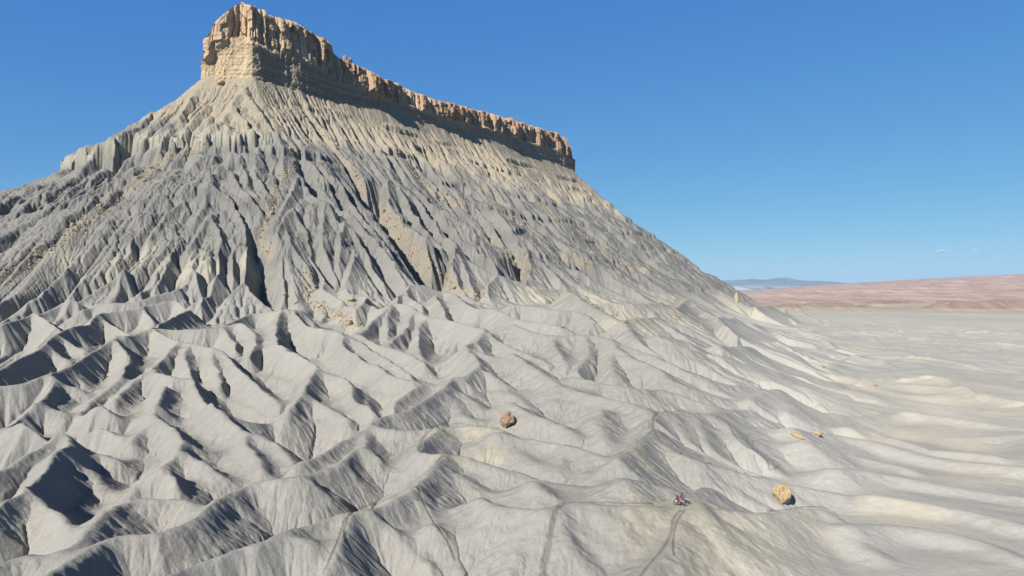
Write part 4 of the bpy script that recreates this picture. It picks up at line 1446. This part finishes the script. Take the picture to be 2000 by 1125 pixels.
def dirt_bike(label, body, fender, seatc, rimc):
    root = empty('dirt_bike', (0, 0, 0), label, 'dirt bike', 'dirt bikes on the ridge')
    def wheel(x, rr, tw):
        def tyre(bm):
            for k in range(20):
                pass
            ring = [(x + (rr - tw) * math.cos(a), 0, rr + (rr - tw) * math.sin(a)) for a in (2 * math.pi * k / 28 for k in range(28))]
            tube(bm, ring, tw, 10, True)
            for k in range(28):          # knobs
                a = 2 * math.pi * (k + .5) / 28
                for sy in (-.5, .5):
                    c = Vector((x + (rr - 0.004) * math.cos(a), sy * tw, rr + (rr - 0.004) * math.sin(a)))
                    bmesh.ops.create_cube(bm, size=0.028, matrix=Matrix.Translation(c) @ Matrix.Rotation(-a, 4, 'Y'))
        w = part('wheel', tyre, RUBBER, root)
        def rim(bm):
            r2 = rr - 2 * tw
            tube(bm, [(x + r2 * math.cos(a), 0, rr + r2 * math.sin(a)) for a in (2 * math.pi * k / 28 for k in range(28))], 0.017, 8, True)
            tube(bm, [(x, -.07, rr), (x, .07, rr)], 0.05, 12)
            for k in range(16):
                a = 2 * math.pi * k / 16
                tube(bm, [(x, .04 * (-1) ** k, rr), (x + r2 * math.cos(a), 0, rr + r2 * math.sin(a))], 0.004, 5)
        part('rim', rim, rimc, w)
        return w
    wheel(0.0, 0.335, 0.055)
    wheel(1.47, 0.35, 0.045)
    def frame(bm):
        tube(bm, [(1.10, 0, .93), (1.02, 0, .62), (.92, 0, .36), (.55, 0, .33), (.45, 0, .52), (.52, 0, .80), (.98, 0, .90)], .024)
        for sy in (-.07, .07):
            tube(bm, [(.52, sy, .80), (.05, sy, .88)], .014)
            tube(bm, [(.46, sy, .52), (.10, sy, .85)], .014)
    part('frame', frame, STEEL, root)
    def swing(bm):
        for sy in (-.11, .11):
            tube(bm, [(.46, sy * .8, .42), (0, sy, .335)], .028)
    part('swingarm', swing, STEEL, root)
    def engine(bm):
        slab(bm, [(.55, .34), (.86, .34), (.92, .46), (.80, .56), (.56, .55), (.50, .44)], .13)
        slab(bm, [(.68, .54), (.84, .56), (.90, .78), (.74, .78)], .08)
    part('engine', engine, GREY_P, root, .012)
    def tank(bm):
        slab(bm, [(.52, .86), (.62, .78), (.90, .68), (1.12, .62), (1.16, .74), (1.08, .98), (.88, 1.0), (.66, .92)], .13, .15)
    part('fuel_tank', tank, body, root, .02)
    for sy in (-1, 1):
        def shroud(bm, sy=sy):
            v = [bm.verts.new((a, sy * b, c)) for a, b, c in ((.70, .15, .90), (1.18, .20, .96), (1.22, .21, .70), (.98, .17, .56))]
            q = [bm.verts.new((p.co.x, p.co.y - sy * .02, p.co.z)) for p in v]
            bm.faces.new(v)
            bm.faces.new(q[::-1])
            for k in range(4):
                bm.faces.new((v[k], q[k], q[(k + 1) % 4], v[(k + 1) % 4]))
        part('radiator_shroud', shroud, body, root)
    def seat(bm):
        slab(bm, [(-.12, .92), (.30, .88), (.62, .92), (.70, .97), (.45, .96), (.10, .98), (-.14, .98)], .10, .12)
    part('seat', seat, seatc, root, .02)
    def rfend(bm):
        slab(bm, [(.20, .86), (-.10, .91), (-.42, 1.0), (-.43, 1.02), (-.10, .95), (.22, .90)], .09)
        slab(bm, [(.40, .86), (.05, .88), (.10, .66), (.30, .60)], .14)
    part('rear_fender', rfend, fender, root, .008)
    def ffend(bm):
        slab(bm, [(1.02, .80), (1.30, .83), (1.60, .74), (1.78, .62), (1.79, .64), (1.61, .77), (1.30, .86), (1.02, .83)], .075)
    part('front_fender', ffend, fender, root, .006)
    for sy in (-.10, .10):
        part('fork', lambda bm, sy=sy: tube(bm, [(1.08, sy, 1.05), (1.26, sy, .72), (1.47, sy, .35)], [.026, .028, .032]), STEEL, root)
    def bars(bm):
        tube(bm, [(.93, -.40, 1.13), (1.0, -.22, 1.14), (1.08, -.08, 1.08), (1.08, .08, 1.08), (1.0, .22, 1.14), (.93, .40, 1.13)], .013)
        tube(bm, [(1.03, -.15, 1.12), (1.03, .15, 1.12)], .02)
    hb = part('handlebar', bars, BLACK_P, root)
    for sy in (-1, 1):
        part('grip', lambda bm, sy=sy: tube(bm, [(.925, sy * .41, 1.13), (.95, sy * .29, 1.135)], .019), RUBBER, hb)
    part('number_plate', lambda bm: slab(bm, [(1.16, .86), (1.22, .86), (1.16, 1.08), (1.10, 1.08)], .10), fender, root, .01)
    part('exhaust', lambda bm: tube(bm, [(.88, .08, .70), (.95, .13, .50), (.70, .15, .50), (.40, .14, .66), (.30, .14, .74), (-.10, .15, .84)], [.022, .022, .024, .03, .05, .05]), STEEL, root)
    part('footpeg', lambda bm: tube(bm, [(.52, -.27, .36), (.52, .27, .36)], .016), STEEL, root)
    return root

def rider(label, torso, legs, lean, helmet):
    root_name = 'person'
    # skeleton: (x,y,z,radius), parent
    J = {'pelvis': ((.22, 0, 1.02), .15, None), 'waist': ((.24 + lean * .12, 0, 1.16), .135, 'pelvis'), 'chest': ((.30 + lean * .35, 0, 1.36), .155, 'waist'),
         'neck': ((.34 + lean * .5, 0, 1.52), .065, 'chest'), 'head': ((.37 + lean * .55, 0, 1.62), .09, 'neck'), 'crown': ((.38 + lean * .55, 0, 1.70), .085, 'head')}
    for sy, n in ((-1, 'r'), (1, 'l')):
        J['sh' + n] = ((.31 + lean * .35, sy * .19, 1.42), .075, 'chest')
        J['el' + n] = ((.55 + lean * .2, sy * .36, 1.20), .052, 'sh' + n)
        J['wr' + n] = ((.84, sy * .35, 1.15), .036, 'el' + n)
        J['pa' + n] = ((.91, sy * .345, 1.155), .034, 'wr' + n)
        J['hi' + n] = ((.24, sy * .11, .99), .11, 'pelvis')
        J['kn' + n] = ((.66, sy * .22, .80), .075, 'hi' + n)
        J['an' + n] = ((.46, sy * .24, .46), .052, 'kn' + n)
        J['to' + n] = ((.64, sy * .25, .39), .045, 'an' + n)
    names = list(J)
    me = bpy.data.meshes.new('body_skeleton')
    me.from_pydata([J[n][0] for n in names], [(names.index(J[n][2]), names.index(n)) for n in names if J[n][2]], [])
    tmp = bpy.data.objects.new('body_skeleton', me)
    col.objects.link(tmp)
    sk = tmp.modifiers.new('skin', 'SKIN')
    for i, n in enumerate(names):
        r = J[n][1]
        me.skin_vertices[0].data[i].radius = (r, r)
    me.skin_vertices[0].data[0].use_root = True
    sd = tmp.modifiers.new('sub', 'SUBSURF')
    sd.levels = sd.render_levels = 2
    dg = bpy.context.evaluated_depsgraph_get()
    body = bpy.data.meshes.new_from_object(tmp.evaluated_get(dg))
    bpy.data.objects.remove(tmp)
    body.name = 'person'
    body.materials.clear()
    for mm in (torso, legs, BLACK_P, SKIN):
        body.materials.append(mm)
    for f in body.polygons:
        c = f.center
        f.use_smooth = True
        if c.z > 1.53 and abs(c.y) < .12:
            f.material_index = 3
        elif c.z < .58:
            f.material_index = 2
        elif c.z < 1.06 and c.x < .8:
            f.material_index = 1
    o = link('person', body)
    o['label'], o['category'], o['group'] = label, 'person', 'riders on the ridge'
    hx, hz = J['head'][0][0] + .01, J['head'][0][2] + .035
    def helm(bm):
        bmesh.ops.create_uvsphere(bm, u_segments=20, v_segments=14, radius=1.0)
        for v in bm.verts:
            x, y, z = v.co
            if x > .55 and -.25 < z < .45:
                x *= .80                     # eye port
            if z < -.2 and x > .2:
                x *= 1.25                    # chin bar
            v.co = (hx + x * .145, y * .125, hz + z * .15)
        vs = [bm.verts.new(p) for p in ((hx + .08, -.10, hz + .11), (hx + .08, .10, hz + .11), (hx + .27, .08, hz + .12), (hx + .27, -.08, hz + .12))]
        ws = [bm.verts.new(v.co + Vector((0, 0, .015))) for v in vs]
        bm.faces.new(vs[::-1])
        bm.faces.new(ws)
        for k in range(4):
            bm.faces.new((vs[k], vs[(k + 1) % 4], ws[(k + 1) % 4], ws[k]))
    h = part('helmet', helm, helmet, o)
    part('goggles', lambda bm: slab(bm, [(hx + .085, hz - .03), (hx + .125, hz - .03), (hx + .13, hz + .055), (hx + .085, hz + .06)], .085), GREY_P, h, .01)
    for sy in (-1, 1):
        def glove(bm, sy=sy):
            cx, cy, cz = .915, sy * .345, 1.16
            tube(bm, [(cx - .06, cy, cz), (cx - .01, cy, cz + .008), (cx + .02, cy, cz + .006)], [.034, .042, .034])
            for q, ln in enumerate((.9, 1.0, .95, .75)):
                yy = cy + sy * (-.03 + .02 * q)
                tube(bm, [(cx, yy, cz + .012), (cx + .035 * ln, yy, cz + .012), (cx + .045 * ln, yy, cz - .022), (cx + .015, yy, cz - .042)], [.011, .0105, .0095, .008], 6)
            tube(bm, [(cx - .03, cy - sy * .035, cz), (cx - .005, cy - sy * .052, cz - .02), (cx + .02, cy - sy * .05, cz - .035)], [.013, .011, .009], 6)
        part('glove', glove, BLACK_P, o)
    return o

def set_on_ridge(objs, rear_px, front_px):
    a, b = on_ground(*rear_px), on_ground(*front_px)
    d = b - a
    d.z = 0
    d = d.normalized()
    f = a + d * 1.47
    f.z = float(sample(Z, f.x, f.y))
    a.z = float(sample(Z, a.x, a.y))
    yaw = math.atan2(d.y, d.x)
    pitch = -math.atan2(f.z - a.z, 1.47)
    for o in objs:
        o.location = a + Vector((0, 0, 0.0))
        o.rotation_euler = (0, pitch, yaw)

b1 = dirt_bike('red and white dirt bike, nearer of the two on the ridge crest', RED_P, WHITE_P, BLACK_P, STEEL)
r1 = rider('rider in dark clothes and dark helmet sitting on the nearer red and white dirt bike', DARKCLOTH, REDCLOTH, 0.25, HELMET_B)
b2 = dirt_bike('black and grey dirt bike with white fender, behind the red one on the ridge crest', GREY_P, WHITE_P, BLACK_P, STEEL)
r2 = rider('rider in black and red sitting upright on the farther black and grey dirt bike', DARKCLOTH, REDCLOTH, 0.05, HELMET_B)
A0 = on_ground(1318.5, 986.5)
for objs, dx, dy, yaw in (((b1, r1), 0.0, 0.0, R(-32)), ((b2, r2), 1.05, 1.25, R(-30))):
    a = Vector((A0.x + dx, A0.y + dy, 0))
    f = a + Vector((math.cos(yaw), math.sin(yaw), 0)) * 1.47
    a.z, f.z = float(sample(Z, a.x, a.y)), float(sample(Z, f.x, f.y))
    for o in objs:
        o.location = a
        o.rotation_euler = (0, -math.atan2(f.z - a.z, 1.47), yaw)
print('things', time.time() - T0)

# ------------------------------------------------------------------ cloud: a small flat cumulus far beyond the hills
def cloud(px, py, wpx, hpx, seed, label):
    D = 47000.0
    k = D / FPX
    rs = random.Random(seed)
    bm = bmesh.new()
    for i in range(22):
        fx = rs.uniform(-1, 1)
        r = (0.22 + 0.4 * (1 - abs(fx)) * rs.random()) * hpx * k * 0.6
        c = Vector((fx * wpx * k * 0.5, rs.uniform(-.5, .5) * wpx * k * 0.4, rs.uniform(0, 1) * (1 - fx * fx) * hpx * k * 0.45))
        bmesh.ops.create_icosphere(bm, subdivisions=3, radius=1.0, matrix=Matrix.Translation(c) @ Matrix.Diagonal((r * 2.4, r * 2.4, r, 1)))
    me = bpy.data.meshes.new('cloud')
    for f in bm.faces:
        f.smooth = True
    bm.to_mesh(me)
    bm.free()
    o = link('cloud', me, CLOUD)
    o.location = ((px - CX) / FPX * D, D, (CY - py) / FPX * D)
    o['label'], o['category'] = label, 'cloud'
CLOUD = bpy.data.materials.new('cloud_vapour')
CLOUD.use_nodes = True
t = CLOUD.node_tree
t.nodes.clear()
df = t.nodes.new('ShaderNodeBsdfDiffuse')
df.inputs['Color'].default_value = (0.62, 0.63, 0.65, 1)
tr = t.nodes.new('ShaderNodeBsdfTransparent')
lw = t.nodes.new('ShaderNodeLayerWeight')
lw.inputs['Blend'].default_value = 0.35
mp = t.nodes.new('ShaderNodeMapRange')          # thin towards the edges of each puff
mp.inputs[1].default_value, mp.inputs[2].default_value = 0.0, 0.8
mp.inputs[3].default_value, mp.inputs[4].default_value = 0.55, 1.0
mx = t.nodes.new('ShaderNodeMixShader')
oo = t.nodes.new('ShaderNodeOutputMaterial')
t.links.new(lw.outputs['Facing'], mp.inputs[0])
t.links.new(mp.outputs[0], mx.inputs[0])
t.links.new(df.outputs[0], mx.inputs[1])
t.links.new(tr.outputs[0], mx.inputs[2])
t.links.new(mx.outputs[0], oo.inputs['Surface'])
cloud(1842, 491, 20, 6, 4, 'small flat white cloud low in the sky over the red hills')
cloud(1906, 489, 13, 3, 9, 'fainter, smaller wisp of white cloud right of the small flat cloud')

# ------------------------------------------------------------------ haze
def haze():
    bm = bmesh.new()
    bmesh.ops.create_cube(bm, size=1.0)
    for v in bm.verts:
        v.co = Vector((v.co.x * 100000, v.co.y * 100000, 420 + v.co.z * 1160))
    me = bpy.data.meshes.new('haze')
    bm.to_mesh(me)
    bm.free()
    m = bpy.data.materials.new('haze')
    m.use_nodes = True
    t = m.node_tree
    t.nodes.clear()
    v = t.nodes.new('ShaderNodeVolumePrincipled')
    v.inputs['Color'].default_value = (0.45, 0.70, 1.0, 1)
    v.inputs['Density'].default_value = 2.3e-5
    v.inputs['Anisotropy'].default_value = 0.0
    o = t.nodes.new('ShaderNodeOutputMaterial')
    t.links.new(v.outputs[0], o.inputs['Volume'])
    h = link('haze', me, m)
    h['kind'] = 'stuff'
HAZE = True
if HAZE:
    haze()
print('done', time.time() - T0)
